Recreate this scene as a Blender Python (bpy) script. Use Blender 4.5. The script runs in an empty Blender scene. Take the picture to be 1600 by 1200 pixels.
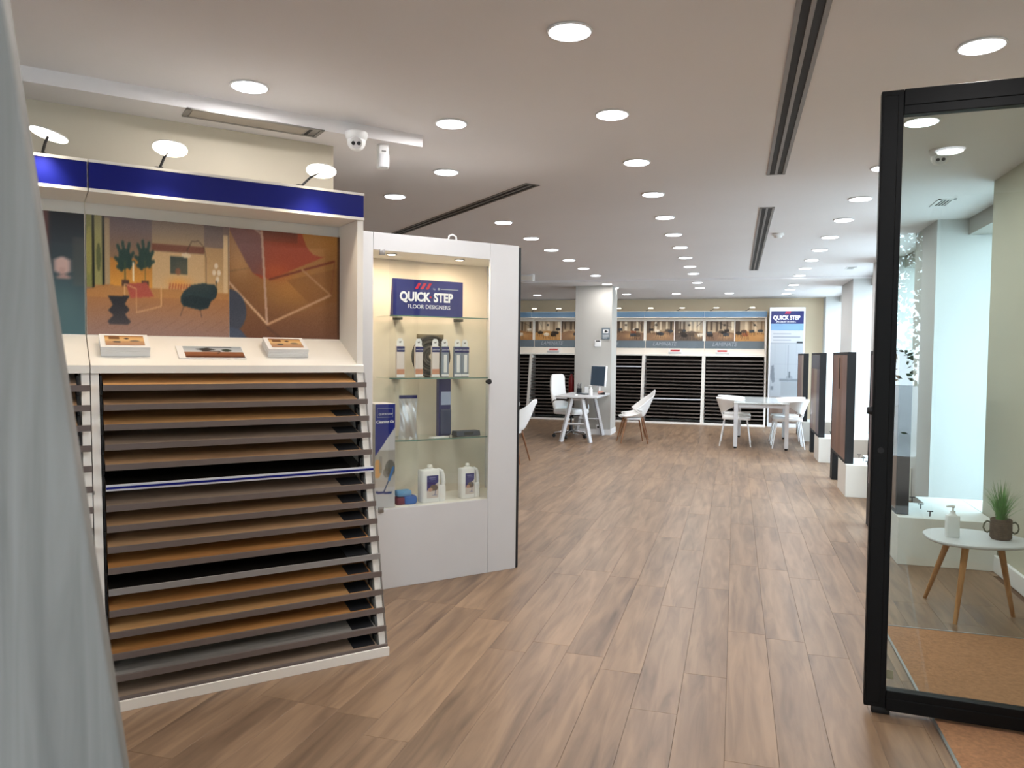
import bpy, math, random
import numpy as np
from mathutils import Vector, Matrix, Euler

# ------------------------------------------------------------------ camera
R = math.radians
scn = bpy.context.scene
COL = scn.collection
H = 1.48
cd = bpy.data.cameras.new('camera'); cam = bpy.data.objects.new('camera', cd); COL.objects.link(cam)
yaw, pitch, roll = R(16.2), R(2.29), 0.0114
f = Vector((-math.sin(yaw)*math.cos(pitch), math.cos(yaw)*math.cos(pitch), -math.sin(pitch)))
r = Vector((math.cos(yaw), math.sin(yaw), 0)); u = r.cross(f)
r2 = math.cos(roll)*r + math.sin(roll)*u; u2 = -math.sin(roll)*r + math.cos(roll)*u
m = Matrix((r2, u2, -f)).transposed().to_4x4(); m.translation = Vector((0, 0, H))
cam.matrix_world = m
cd.sensor_width = 36; cd.lens = 27; cd.clip_start = 0.05; cd.clip_end = 200
cd.dof.use_dof = True; cd.dof.focus_distance = 5.0; cd.dof.aperture_fstop = 5.6
scn.camera = cam

# ------------------------------------------------------------------ world and exposure
scn.view_settings.view_transform = 'Standard'
scn.view_settings.look = 'None'
scn.view_settings.gamma = 1.0
scn.view_settings.use_curve_mapping = False
scn.view_settings.exposure = 0.0
SKY = 13.0          # brightness of the overcast sky
LAMP_W = 8.4       # one downlight
ARM_W = 10.0        # one warm arm spotlight on the racks
w = bpy.data.worlds.new('overcast_sky'); scn.world = w; w.use_nodes = True
nt = w.node_tree; bg = nt.nodes['Background']
tc = nt.nodes.new('ShaderNodeTexCoord'); sp = nt.nodes.new('ShaderNodeSeparateXYZ')
cr = nt.nodes.new('ShaderNodeValToRGB')
cr.color_ramp.elements[0].position = 0.0; cr.color_ramp.elements[0].color = (0.74, 0.88, 1.0, 1)
cr.color_ramp.elements[1].position = 0.7; cr.color_ramp.elements[1].color = (0.62, 0.80, 1.0, 1)
nt.links.new(tc.outputs['Generated'], sp.inputs[0]); nt.links.new(sp.outputs[2], cr.inputs[0])
nt.links.new(cr.outputs[0], bg.inputs[0]); bg.inputs[1].default_value = SKY

# ------------------------------------------------------------------ helpers
def lin(c):
    return c/12.92 if c <= 0.04045 else ((c+0.055)/1.055)**2.4
def hexc(h):
    h = h.lstrip('#'); return tuple(lin(int(h[i:i+2], 16)/255) for i in (0, 2, 4)) + (1,)

MATS = {}
def mat(name, col, rough=0.5, metal=0.0, var=0.05, scale=6.0, bump=0.0, spec=0.5, emit=None, strength=0):
    if name in MATS: return MATS[name]
    mt = bpy.data.materials.new(name); mt.use_nodes = True
    n = mt.node_tree; b = n.nodes['Principled BSDF']
    c = hexc(col) if isinstance(col, str) else col
    b.inputs['Roughness'].default_value = rough; b.inputs['Metallic'].default_value = metal
    b.inputs['Specular IOR Level'].default_value = spec
    t = n.nodes.new('ShaderNodeTexCoord'); no = n.nodes.new('ShaderNodeTexNoise')
    no.inputs['Scale'].default_value = scale; no.inputs['Detail'].default_value = 3
    n.links.new(t.outputs['Object'], no.inputs['Vector'])
    cr = n.nodes.new('ShaderNodeValToRGB')
    cr.color_ramp.elements[0].position = 0.3; cr.color_ramp.elements[1].position = 0.7
    cr.color_ramp.elements[0].color = tuple(x*(1-var) for x in c[:3]) + (1,)
    cr.color_ramp.elements[1].color = tuple(min(1, x*(1+var)) for x in c[:3]) + (1,)
    n.links.new(no.outputs['Fac'], cr.inputs[0]); n.links.new(cr.outputs[0], b.inputs['Base Color'])
    if bump:
        bp = n.nodes.new('ShaderNodeBump'); bp.inputs['Strength'].default_value = bump; bp.inputs['Distance'].default_value = 0.004
        n2 = n.nodes.new('ShaderNodeTexNoise'); n2.inputs['Scale'].default_value = scale*25; n2.inputs['Detail'].default_value = 2
        n.links.new(t.outputs['Object'], n2.inputs['Vector'])
        n.links.new(n2.outputs['Fac'], bp.inputs['Height']); n.links.new(bp.outputs[0], b.inputs['Normal'])
    if emit:
        b.inputs['Emission Color'].default_value = hexc(emit); b.inputs['Emission Strength'].default_value = strength
    MATS[name] = mt; return mt

def wood(name, c1, c2, sc=(14, 1.2, 14), rough=0.45, pvar=0.12, world=False, spec=0.35, c3=None):
    """stretched-noise wood grain with a random shift per object and per loose piece"""
    if name in MATS: return MATS[name]
    mt = bpy.data.materials.new(name); mt.use_nodes = True
    n = mt.node_tree; L = n.links.new; b = n.nodes['Principled BSDF']
    b.inputs['Roughness'].default_value = rough; b.inputs['Specular IOR Level'].default_value = spec
    oi = n.nodes.new('ShaderNodeObjectInfo'); ge = n.nodes.new('ShaderNodeNewGeometry')
    if world: src = ge.outputs['Position']
    else: src = n.nodes.new('ShaderNodeTexCoord').outputs['Object']
    ad = n.nodes.new('ShaderNodeMath'); ad.operation = 'ADD'
    L(oi.outputs['Random'], ad.inputs[0]); L(ge.outputs['Random Per Island'], ad.inputs[1])
    fr = n.nodes.new('ShaderNodeMath'); fr.operation = 'FRACT'; L(ad.outputs[0], fr.inputs[0])
    wn = n.nodes.new('ShaderNodeTexWhiteNoise'); wn.noise_dimensions = '1D'; L(fr.outputs[0], wn.inputs['W'])
    vm = n.nodes.new('ShaderNodeVectorMath'); vm.operation = 'MULTIPLY'; vm.inputs[1].default_value = sc; L(src, vm.inputs[0])
    va = n.nodes.new('ShaderNodeVectorMath'); va.operation = 'MULTIPLY_ADD'
    L(wn.outputs['Color'], va.inputs[0]); va.inputs[1].default_value = (40, 40, 40); L(vm.outputs[0], va.inputs[2])
    n1 = n.nodes.new('ShaderNodeTexNoise'); n1.inputs['Scale'].default_value = 1.0; n1.inputs['Detail'].default_value = 7; n1.inputs['Distortion'].default_value = 0.8
    L(va.outputs[0], n1.inputs['Vector'])
    vs = n.nodes.new('ShaderNodeVectorMath'); vs.operation = 'SCALE'; vs.inputs['Scale'].default_value = 0.3; L(va.outputs[0], vs.inputs[0])
    n2 = n.nodes.new('ShaderNodeTexNoise'); n2.inputs['Scale'].default_value = 1.0; n2.inputs['Detail'].default_value = 3; n2.inputs['Distortion'].default_value = 1.5
    L(vs.outputs[0], n2.inputs['Vector'])
    mx = n.nodes.new('ShaderNodeMix'); mx.data_type = 'FLOAT'; mx.inputs[0].default_value = 0.42
    L(n1.outputs['Fac'], mx.inputs[2]); L(n2.outputs['Fac'], mx.inputs[3])
    cr = n.nodes.new('ShaderNodeValToRGB'); e = cr.color_ramp.elements
    e[0].position = 0.34; e[0].color = hexc(c1); e[1].position = 0.62; e[1].color = hexc(c2)
    if c3: k = e.new(0.28); k.color = hexc(c3)
    L(mx.outputs[0], cr.inputs[0])
    mr = n.nodes.new('ShaderNodeMapRange'); mr.inputs[3].default_value = 1-pvar; mr.inputs[4].default_value = 1+pvar
    L(wn.outputs['Value'], mr.inputs[0])
    sc2 = n.nodes.new('ShaderNodeVectorMath'); sc2.operation = 'SCALE'; L(cr.outputs[0], sc2.inputs[0]); L(mr.outputs[0], sc2.inputs['Scale'])
    L(sc2.outputs[0], b.inputs['Base Color'])
    bp = n.nodes.new('ShaderNodeBump'); bp.inputs['Strength'].default_value = 0.15; bp.inputs['Distance'].default_value = 0.002
    L(n1.outputs['Fac'], bp.inputs['Height']); L(bp.outputs[0], b.inputs['Normal'])
    MATS[name] = mt; return mt

def glass_mat(name, tint, refl=1.0, ior=1.5):
    if name in MATS: return MATS[name]
    mt = bpy.data.materials.new(name); mt.use_nodes = True; n = mt.node_tree; n.nodes.remove(n.nodes['Principled BSDF'])
    out = n.nodes['Material Output']; tr = n.nodes.new('ShaderNodeBsdfTransparent'); tr.inputs[0].default_value = hexc(tint)
    gl = n.nodes.new('ShaderNodeBsdfGlossy'); gl.inputs['Roughness'].default_value = 0.0; gl.inputs[0].default_value = (refl, refl, refl, 1)
    lw = n.nodes.new('ShaderNodeLayerWeight'); lw.inputs[0].default_value = 0.5; pw = n.nodes.new('ShaderNodeMath'); pw.operation = 'POWER'; pw.inputs[1].default_value = 5
    n.links.new(lw.outputs['Facing'], pw.inputs[0]); fr = n.nodes.new('ShaderNodeMath'); fr.operation = 'MULTIPLY_ADD'; fr.inputs[1].default_value = 0.9; fr.inputs[2].default_value = ((ior-1)/(ior+1))**2; n.links.new(pw.outputs[0], fr.inputs[0])
    mx = n.nodes.new('ShaderNodeMixShader')
    n.links.new(fr.outputs[0], mx.inputs[0]); n.links.new(tr.outputs[0], mx.inputs[1]); n.links.new(gl.outputs[0], mx.inputs[2]); n.links.new(mx.outputs[0], out.inputs[0])
    MATS[name] = mt; return mt

def print_mat(rough=0.35):
    k = 'printed_picture%g' % rough
    if k in MATS: return MATS[k]
    mt = bpy.data.materials.new(k); mt.use_nodes = True; n = mt.node_tree
    a = n.nodes.new('ShaderNodeAttribute'); a.attribute_name = 'Col'
    b = n.nodes['Principled BSDF']; b.inputs['Roughness'].default_value = rough; b.inputs['Specular IOR Level'].default_value = 0.3
    n.links.new(a.outputs['Color'], b.inputs['Base Color']); MATS[k] = mt; return mt

class MB:
    def __init__(s): s.v = []; s.f = []; s.s = []
    def add(s, vs, fs, smooth=False):
        o = len(s.v); s.v += [tuple(p) for p in vs]; s.f += [tuple(i+o for i in q) for q in fs]; s.s += [smooth]*len(fs); return s
    def box(s, x0, x1, y0, y1, z0, z1):
        return s.hexa([(x0, y0), (x1, y0), (x1, y1), (x0, y1)], z0, z1)
    def hexa(s, pts, z0, z1):
        n = len(pts)
        vs = [(p[0], p[1], z0) for p in pts] + [(p[0], p[1], z1) for p in pts]
        fs = [tuple(range(n))[::-1], tuple(range(n, 2*n))] + [(i, (i+1) % n, (i+1) % n+n, i+n) for i in range(n)]
        return s.add(vs, fs)
    def prismx(s, pts, x0, x1):     # polygon in (y,z) extruded along x
        n = len(pts); vs = [(x0, p[0], p[1]) for p in pts] + [(x1, p[0], p[1]) for p in pts]
        fs = [tuple(range(n)), tuple(range(n, 2*n))[::-1]] + [(i+n, (i+1) % n+n, (i+1) % n, i) for i in range(n)]
        return s.add(vs, fs)
    def prismy(s, pts, y0, y1):     # polygon in (x,z) extruded along y
        n = len(pts); vs = [(p[0], y0, p[1]) for p in pts] + [(p[0], y1, p[1]) for p in pts]
        fs = [tuple(range(n)), tuple(range(n, 2*n))[::-1]] + [(i+n, (i+1) % n+n, (i+1) % n, i) for i in range(n)]
        return s.add(vs, fs)
    def cyl(s, p0, p1, r0, r1=None, n=12, caps=True, rot=0.0):
        if r1 is None: r1 = r0
        p0, p1 = Vector(p0), Vector(p1); d = (p1-p0).normalized()
        a = d.orthogonal().normalized(); b = d.cross(a)
        vs = []
        for p, rr in ((p0, r0), (p1, r1)):
            for i in range(n):
                t = 2*math.pi*i/n+rot; vs.append(p + (a*math.cos(t)+b*math.sin(t))*rr)
        s.add(vs, [(i, (i+1) % n, (i+1) % n+n, i+n) for i in range(n)], n > 6)
        if caps: s.add(vs[:n], [tuple(range(n))[::-1]]); s.add(vs[n:], [tuple(range(n))])
        return s
    def tube(s, pts, r, n=8):
        pts = [Vector(p) for p in pts]; rings = []
        a = None
        for i, p in enumerate(pts):
            d = (pts[min(i+1, len(pts)-1)]-pts[max(i-1, 0)]).normalized()
            if a is None: a = d.orthogonal().normalized()
            else: a = (a-d*a.dot(d)).normalized()
            b = d.cross(a); rr = r[i] if isinstance(r, (list, tuple)) else r
            rings.append([p+(a*math.cos(2*math.pi*k/n)+b*math.sin(2*math.pi*k/n))*rr for k in range(n)])
        vs = [q for g in rings for q in g]
        fs = [(g*n+k, g*n+(k+1) % n, (g+1)*n+(k+1) % n, (g+1)*n+k) for g in range(len(pts)-1) for k in range(n)]
        s.add(vs, fs, True); s.add(rings[0], [tuple(range(n))[::-1]]); s.add(rings[-1], [tuple(range(n))]); return s
    def lathe(s, prof, c=(0, 0), n=20, sx=1, sy=1):
        vs = []
        for rr, z in prof:
            for k in range(n):
                t = 2*math.pi*k/n; vs.append((c[0]+rr*sx*math.cos(t), c[1]+rr*sy*math.sin(t), z))
        m_ = len(prof)
        s.add(vs, [(g*n+k, g*n+(k+1) % n, (g+1)*n+(k+1) % n, (g+1)*n+k) for g in range(m_-1) for k in range(n)], True)
        s.add(vs[:n], [tuple(range(n))[::-1]]); s.add(vs[-n:], [tuple(range(n))]); return s
    def grid(s, fn, nu, nv, smooth=True, closed=False):
        vs = [fn(i/nu, j/nv) for j in range(nv+1) for i in range(nu+1)]
        s.add(vs, [(j*(nu+1)+i, j*(nu+1)+i+1, (j+1)*(nu+1)+i+1, (j+1)*(nu+1)+i) for j in range(nv) for i in range(nu)], smooth); return s
    def rbox(s, x0, x1, y0, y1, z0, z1, r=0.02, seg=3):    # box with rounded vertical edges and softened top
        pts = []
        for cx, cy, a0 in ((x1-r, y1-r, 0), (x0+r, y1-r, 90), (x0+r, y0+r, 180), (x1-r, y0+r, 270)):
            for k in range(seg+1):
                a = R(a0+90*k/seg); pts.append((cx+r*math.cos(a), cy+r*math.sin(a)))
        mx, my = (x0+x1)/2, (y0+y1)/2; n = len(pts); e = min(r*0.5, (z1-z0)*0.3)
        def ring(sc, z): return [(mx+(p[0]-mx)*(1-sc/max(x1-x0, 1e-6)), my+(p[1]-my)*(1-sc/max(y1-y0, 1e-6)), z) for p in pts]
        vs = ring(e, z0)+ring(0, z0+e)+ring(0, z1-e)+ring(e, z1)
        fs = [(g*n+i, g*n+(i+1) % n, (g+1)*n+(i+1) % n, (g+1)*n+i) for g in range(3) for i in range(n)]
        s.add(vs, fs, True); s.add(vs[:n], [tuple(range(n))[::-1]]); s.add(vs[-n:], [tuple(range(n))]); return s
    def mesh(s, name, m_=None):
        me = bpy.data.meshes.new(name); me.from_pydata(s.v, [], s.f); me.polygons.foreach_set('use_smooth', s.s)
        if m_: me.materials.append(m_)
        me.update(); return me
    def build(s, name, m_, parent=None, loc=None, rot=None, solid=0, sub=0, bevel=0):
        o = bpy.data.objects.new(name, s.mesh(name, m_)); COL.objects.link(o)
        if parent: o.parent = parent
        if loc: o.location = loc
        if rot: o.rotation_euler = rot
        if solid: q = o.modifiers.new('solid', 'SOLIDIFY'); q.thickness = solid; q.offset = 0
        if sub: q = o.modifiers.new('sub', 'SUBSURF'); q.levels = sub; q.render_levels = sub
        if bevel: q = o.modifiers.new('bevel', 'BEVEL'); q.width = bevel; q.segments = 2; q.limit_method = 'ANGLE'
        return o

def thing(name, label, cat, loc=(0, 0, 0), rz=0, group=None):
    o = bpy.data.objects.new(name, None); COL.objects.link(o); o.empty_display_size = 0.1
    o.location = loc; o.rotation_euler = (0, 0, rz); return tag(o, label, cat, group)
def tag(o, label, cat, group=None):
    o['label'] = label; o['category'] = cat
    if group: o['group'] = group
    return o
def struct(o): o['kind'] = 'structure'; return o
def dup(root, loc, rz, label, group=None):
    a = root.copy(); COL.objects.link(a); a.location = loc; a.rotation_euler = (0, 0, rz); a['label'] = label
    if group: a['group'] = group
    for ch in root.children:
        c = ch.copy(); COL.objects.link(c); c.parent = a
        for g in ch.children:
            d = g.copy(); COL.objects.link(d); d.parent = c
    return a
def text(s, size, x, y, z, m_, parent, name='lettering', bold=0.0, sx=1.0, align='LEFT', shear=0.0, lie=False, depth=0.001, face='front'):
    cu = bpy.data.curves.new('t', 'FONT'); cu.body = s; cu.size = size; cu.offset = bold; cu.align_x = align; cu.shear = shear; cu.extrude = depth; cu.resolution_u = 3
    tmp = bpy.data.objects.new('t', cu); COL.objects.link(tmp); dg = bpy.context.evaluated_depsgraph_get(); dg.update()
    me = bpy.data.meshes.new_from_object(tmp.evaluated_get(dg)); bpy.data.objects.remove(tmp)
    me.materials.clear(); me.materials.append(m_); me.name = name
    o = bpy.data.objects.new(name, me); COL.objects.link(o); o.parent = parent
    o.location = (x, y, z); o.rotation_euler = (0 if lie else R(90), 0, 0); o.scale = (sx, 1, 1); return o

# ---- painted prints: colours per point of a fine grid
class Pic:
    def __init__(s, w, h, c='#808080'):
        s.w, s.h = w, h; s.a = np.zeros((h, w, 3)); s.a[:] = s.c(c)
        s.X, s.Y = np.meshgrid((np.arange(w)+.5)/w, (np.arange(h)+.5)/h)
    def c(s, h): return np.array([int(h[i:i+2], 16)/255 for i in (1, 3, 5)])
    def put(s, mk, c, al=1.0):
        c = s.c(c) if isinstance(c, str) else c; s.a[mk] = s.a[mk]*(1-al)+c*al; return s
    def rect(s, x0, y0, x1, y1, c, al=1): return s.put((s.X >= x0) & (s.X <= x1) & (s.Y >= y0) & (s.Y <= y1), c, al)
    def ell(s, x, y, rx, ry, c, al=1): return s.put(((s.X-x)/rx)**2+((s.Y-y)/ry)**2 < 1, c, al)
    def poly(s, P, c, al=1):
        ins = np.zeros(s.X.shape, bool); n = len(P)
        for i in range(n):
            (x0, y0), (x1, y1) = P[i], P[(i+1) % n]
            if y0 == y1: continue
            cnd = ((y0 > s.Y) != (y1 > s.Y)) & (s.X < (x1-x0)*(s.Y-y0)/(y1-y0)+x0); ins ^= cnd
        return s.put(ins, c, al)
    def line(s, x0, y0, x1, y1, t, c, al=1):
        asp = s.w/s.h; dx, dy = (x1-x0)*asp, y1-y0; L = math.hypot(dx, dy)+1e-9
        px, py = (s.X-x0)*asp, s.Y-y0; k = np.clip((px*dx+py*dy)/L**2, 0, 1)
        return s.put(np.hypot(px-k*dx, py-k*dy) < t/2, c, al)
    def path(s, P, t, c, al=1):
        for a, b in zip(P, P[1:]): s.line(*a, *b, t, c, al)
        return s
    def vgrad(s, x0, y0, x1, y1, ca, cb, horiz=False):
        mk = (s.X >= x0) & (s.X <= x1) & (s.Y >= y0) & (s.Y <= y1)
        k = ((s.X-x0)/(x1-x0) if horiz else (s.Y-y0)/(y1-y0))[mk][:, None]; s.a[mk] = s.c(ca)*(1-k)+s.c(cb)*k; return s
    def glow(s, x, y, rx, ry, c, al):
        k = (np.exp(-((s.X-x)/rx)**2-((s.Y-y)/ry)**2)*al)[..., None]; s.a = s.a*(1-k)+s.c(c)*k; return s
    def blur(s, n=1):
        for _ in range(n):
            p = np.pad(s.a, ((1, 1), (1, 1), (0, 0)), 'edge')
            s.a = (p[1:-1, 1:-1]*2+p[:-2, 1:-1]+p[2:, 1:-1]+p[1:-1, :-2]+p[1:-1, 2:])/6
        return s
    def noise(s, k, seed=0): s.a = np.clip(s.a+np.random.RandomState(seed).randn(s.h, s.w, 1)*k, 0, 1); return s
    def build(s, name, P00, PX, PY, parent, rough=0.35):
        """P00 upper left corner, PX vector along the picture's width, PY vector down its height"""
        w_, h_ = s.w, s.h; u_, v_ = np.meshgrid(np.linspace(0, 1, w_), np.linspace(0, 1, h_))
        co = np.array(P00)+u_[..., None]*np.array(PX)+v_[..., None]*np.array(PY)
        me = bpy.data.meshes.new(name); idx = np.arange(w_*h_).reshape(h_, w_)
        q = np.stack([idx[1:, :-1], idx[1:, 1:], idx[:-1, 1:], idx[:-1, :-1]], -1).reshape(-1, 4)
        me.vertices.add(w_*h_); me.vertices.foreach_set('co', co.reshape(-1)); me.loops.add(q.size); me.loops.foreach_set('vertex_index', q.reshape(-1).astype(np.int32))
        me.polygons.add(len(q)); me.polygons.foreach_set('loop_start', np.arange(0, q.size, 4, dtype=np.int32)); me.polygons.foreach_set('loop_total', np.full(len(q), 4, np.int32))
        me.update(calc_edges=True)
        at = me.color_attributes.new('Col', 'FLOAT_COLOR', 'POINT'); a = np.clip(s.a, 0, 1)
        l = np.where(a <= .04045, a/12.92, ((a+.055)/1.055)**2.4); l = np.concatenate([l, np.ones((h_, w_, 1))], -1)
        at.data.foreach_set('color', l.reshape(-1).astype(np.float32)); me.materials.append(print_mat(rough))
        o = bpy.data.objects.new(name, me); COL.objects.link(o); o.parent = parent; return o

# ------------------------------------------------------------------ materials
M_CEIL = mat('ceiling_paint', '#e9e6e7', 0.9, var=0.015, scale=1)
M_WALL = mat('wall_paint', '#b6b3ad', 0.9, var=0.015, scale=1)
M_WALLB = mat('wall_paint_beige', '#ead8bb', 0.9, var=0.015, scale=1)
M_PILLAR = mat('pillar_paint', '#c6c6c4', 0.9, var=0.015, scale=1)
M_WHITE = mat('white_lacquer', '#cdcdcf', 0.4, var=0.01)
M_CREAM = mat('white_melamine', '#efebe4', 0.5, var=0.01)
M_BLACK = mat('black_metal', '#06070a', 0.5, var=0.1, spec=.2)
M_BLKM = mat('matt_black', '#101116', 0.6, var=0.1)
M_NAVYB = mat('dark_frame_lacquer', '#0e1119', 0.55, var=0.06)
M_BLUE = mat('royal_blue_print', '#0f1872', 0.4, var=0.03, spec=.15)
M_LBLUE = mat('grey_blue_print', '#6f92b2', 0.45, var=0.12, scale=1.2)
M_STRIP = mat('slate_print', '#63707a', 0.5, var=0.05)
M_PLAST = mat('white_plastic', '#ececec', 0.4, var=0.01)
M_SEAT = mat('white_shell_plastic', '#f0f0ef', 0.35, var=0.01)
M_CHROME = mat('chrome', '#c8c8cc', 0.15, 1.0, var=0.02)
M_STEEL = mat('brushed_steel', '#a9a9a8', 0.35, 0.9, var=0.05)
M_ALU = mat('grey_anodised_metal', '#8f8c8a', 0.4, 0.6, var=0.04)
M_TRAY = mat('taupe_tray_edge', '#6b605c', 0.5, var=0.05)
M_DARKIN = mat('dark_interior', '#1a1513', 0.8, var=0.1)
M_GLASS = glass_mat('clear_glass', '#fafcfb')
M_DGLASS = glass_mat('door_glass', '#e8efed', 0.9, 1.6)
M_SHELFG = glass_mat('shelf_glass', '#f6faf8')
M_SHELFE = mat('green_glass_edge', '#6c8a80', 0.2, var=0.05)
M_TXTW = mat('white_lettering', '#f4f4f6', 0.5, var=0.0)
M_TXTR = mat('red_lettering', '#c8203c', 0.5, var=0.0)
M_TXTG = mat('grey_lettering', '#9aa2ae', 0.5, var=0.0)
M_LAMP = mat('lamp_diffuser', '#ffffff', 0.5, var=0, emit='#f2f6ff', strength=6)
M_WARM = mat('warm_lamp_diffuser', '#ffffff', 0.5, var=0, emit='#fff3dd', strength=6)
M_LEG = wood('walnut_leg_wood', '#5f3d27', '#8d6140', (60, 60, 6))
M_OAK = wood('oak_leg_wood', '#a8754a', '#c99a6c', (50, 50, 6))

# ================================================================== SETTING
CZ, CZ2 = 2.77, 2.735
# floor: slab with planks laid on it
fb = struct(MB().box(-7.2, 2.5, -6.0, 17.8, -0.12, -0.008).build('floor', mat('floor_underlay', '#5a4636', 0.9)))
M_FLOOR = wood('laminate_oak', '#665140', '#93785f', (17, 1.7, 1), 0.40, 0.09, world=True, spec=0.4, c3='#523d2e')
PW, PL = 0.192, 1.38
def inview(x, y):
    d = Vector((x, y, 0))-Vector((0, 0, H)); z = d.dot(f)
    return z > 0.3 and abs(d.dot(r2))/z < 0.69 and abs(d.dot(u2))/z < 0.53
def hidden(x, y):     # under the left hand racks or behind them
    s_ = (x+1.617)*0.669+(y-3.408)*0.743; t_ = -((x+1.617)*0.743-(y-3.408)*0.669)
    return (s_ < 0 and t_ > 0.1) or (s_ < 1.33 and t_ > 1.0) or (x < -0.28*y-0.3 and y > 5)
random.seed(4)
plk = []; ci = 0
x = 1.78-PW*0.31
cols = []
while x > -7.2:
    y = -1.6-random.random()*PL
    while y < 17.7:
        a, b = max(y, -1.6), min(y+PL, 17.7)
        if b-a > 0.03: plk.append((x, a, b))
        y += PL
    x -= PW
for i in range(4):                                  # strips reaching into the window bays
    x2 = 1.78-PW*0.31+PW*(i+1); y = 5.9-random.random()
    while y < 17.7:
        a, b = max(y, 5.9), min(y+PL, 17.7)
        if b-a > 0.03: plk.append((x2, a, b))
        y += PL
def vis(p):
    x_, a, b = p; n_ = sum(inview(x_-PW*k, a+(b-a)*t) and not hidden(x_-PW*k, a+(b-a)*t) for k in (0, .5, 1) for t in (0, .5, 1))
    return n_ > 0
seen = sorted([p for p in plk if vis(p)], key=lambda p: p[1])[:296]
sset = set(seen)
unit = MB().add([(-.5, -.5, -.008), (.5, -.5, -.008), (.5, .5, -.008), (-.5, .5, -.008), (-.5, -.5, -.0006), (.5, -.5, -.0006), (.5, .5, -.0006), (-.5, .5, -.0006),
                 (-.4955, -.4992, 0), (.4955, -.4992, 0), (.4955, .4992, 0), (-.4955, .4992, 0)],
                [(0, 1, 5, 4), (1, 2, 6, 5), (2, 3, 7, 6), (3, 0, 4, 7), (4, 5, 9, 8), (5, 6, 10, 9), (6, 7, 11, 10), (7, 4, 8, 11), (8, 9, 10, 11)]).mesh('plank', M_FLOOR)
for p in seen:
    o = bpy.data.objects.new('plank', unit); COL.objects.link(o); o.parent = fb
    o.location = (p[0]-PW/2, (p[1]+p[2])/2, 0); o.scale = (PW-0.0009, p[2]-p[1]-0.0009, 1)
q = MB()
for p in plk:
    if p not in sset:
        x0, x1, y0, y1 = p[0]-PW+.0003, p[0]-.0003, p[1]+.0003, p[2]-.0003
        q.add([(x0, y0, -.008), (x1, y0, -.008), (x1, y1, -.008), (x0, y1, -.008), (x0, y0, 0), (x1, y0, 0), (x1, y1, 0), (x0, y1, 0)],
              [(0, 1, 5, 4), (1, 2, 6, 5), (2, 3, 7, 6), (3, 0, 4, 7), (4, 5, 6, 7)])
o = q.build('plank_field', M_FLOOR, fb); o['kind'] = 'stuff'

# ceiling: main slab, slightly lower far field, and the dropped soffit over the near racks
struct(MB().box(-7.2, 2.6, -0.4, 13.25, CZ, CZ+.25).build('ceiling', M_CEIL))
struct(MB().box(-7.2, 2.6, 13.25, 17.8, CZ2, CZ+.25).build('ceiling.001', M_CEIL))
A48 = R(48); DO = (-1.617, 3.408, 0)
def diag(s_, t_, z=0): return (DO[0]+s_*math.cos(A48)-t_*math.sin(A48), DO[1]+s_*math.sin(A48)+t_*math.cos(A48), z)
struct(MB().box(-3.6, .52, .735, 2.1, 2.70, 2.80).build('ceiling.002', M_CEIL, loc=DO, rot=(0, 0, A48)))
# walls
struct(MB().box(-3.4, .07, 1.02, 1.16, 0, 2.72).build('wall_diagonal', mat('diagonal_wall_paint', '#c6bdab', .9, var=.015, scale=1), loc=DO, rot=(0, 0, A48)))
struct(MB().box(-7.2, 2.6, 17.65, 17.8, 0, 2.9).build('wall_back', M_WALLB))
struct(MB().box(-7.2, -7.05, -0.4, 17.8, 0, 2.9).build('wall_left', M_WALL))
struct(MB().box(1.78, 2.5, -0.3, 6.4, 0, 2.9).build('wall_right', mat('entry_wall_paint', '#c9c6b4', 0.85, var=0.01)))
struct(MB().box(1.02, 1.78, -0.3, -0.1, 0, 2.9).build('wall_front', M_WALL))
struct(MB().box(-7.2, -3.2, -0.3, -0.1, 0, 2.9).build('wall_front.001', M_WALL))
for i, (a, b) in enumerate(((8.03, 8.93), (10.8, 11.52), (13.35, 14.75), (17.2, 17.65))):
    struct(MB().box(1.78, 2.5, a, b, 0, 2.9).build('wall_pillar', M_PILLAR))
struct(MB().box(1.755, 1.78, -0.1, 6.4, 0, .115).build('baseboard_right', M_PLAST, bevel=.004))
struct(MB().box(-7.0, 1.8, 17.63, 17.65, 0, .1).build('baseboard_back', M_PLAST))
# window bays on the street side: head beam, sill wall, framed glass
M_WFR = mat('window_frame', '#3b3f45', 0.4, 0.5)
bays = ((6.4, 8.03), (8.93, 10.8), (11.52, 13.35), (14.75, 17.2))
for i, (a, b) in enumerate(bays):
    struct(MB().box(2.04, 2.36, a, b, 2.62, 2.9).build('trim_%d' % (i+1), M_WALL))
    wdw = bpy.data.objects.new('window_%d' % (i+1), None); COL.objects.link(wdw); wdw.location = (2.42, (a+b)/2, 0); struct(wdw)
    hw = (b-a)/2
    fr = MB().box(-.03, .03, -hw, hw, 0, .10).box(-.03, .03, -hw, hw, 2.70, 2.8).box(-.03, .03, -hw, -hw+.05, .10, 2.7).box(-.03, .03, hw-.05, hw, .10, 2.7)
    fr.build('window_frame', M_WFR, wdw)
    MB().box(-.006, .006, -hw+.05, hw-.05, .10, 2.70).build('pane', M_GLASS, wdw)
# street outside
struct(MB().box(2.5, 40, -40, 45, -.2, -.02).build('pavement', mat('paving', '#b9b6b0', 0.8, var=.08, scale=.6)))
struct(MB().box(-40, 2.5, -40, -1.6, -.2, -.012).build('pavement.001', mat('paving', '#b9b6b0', 0.8)))
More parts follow.
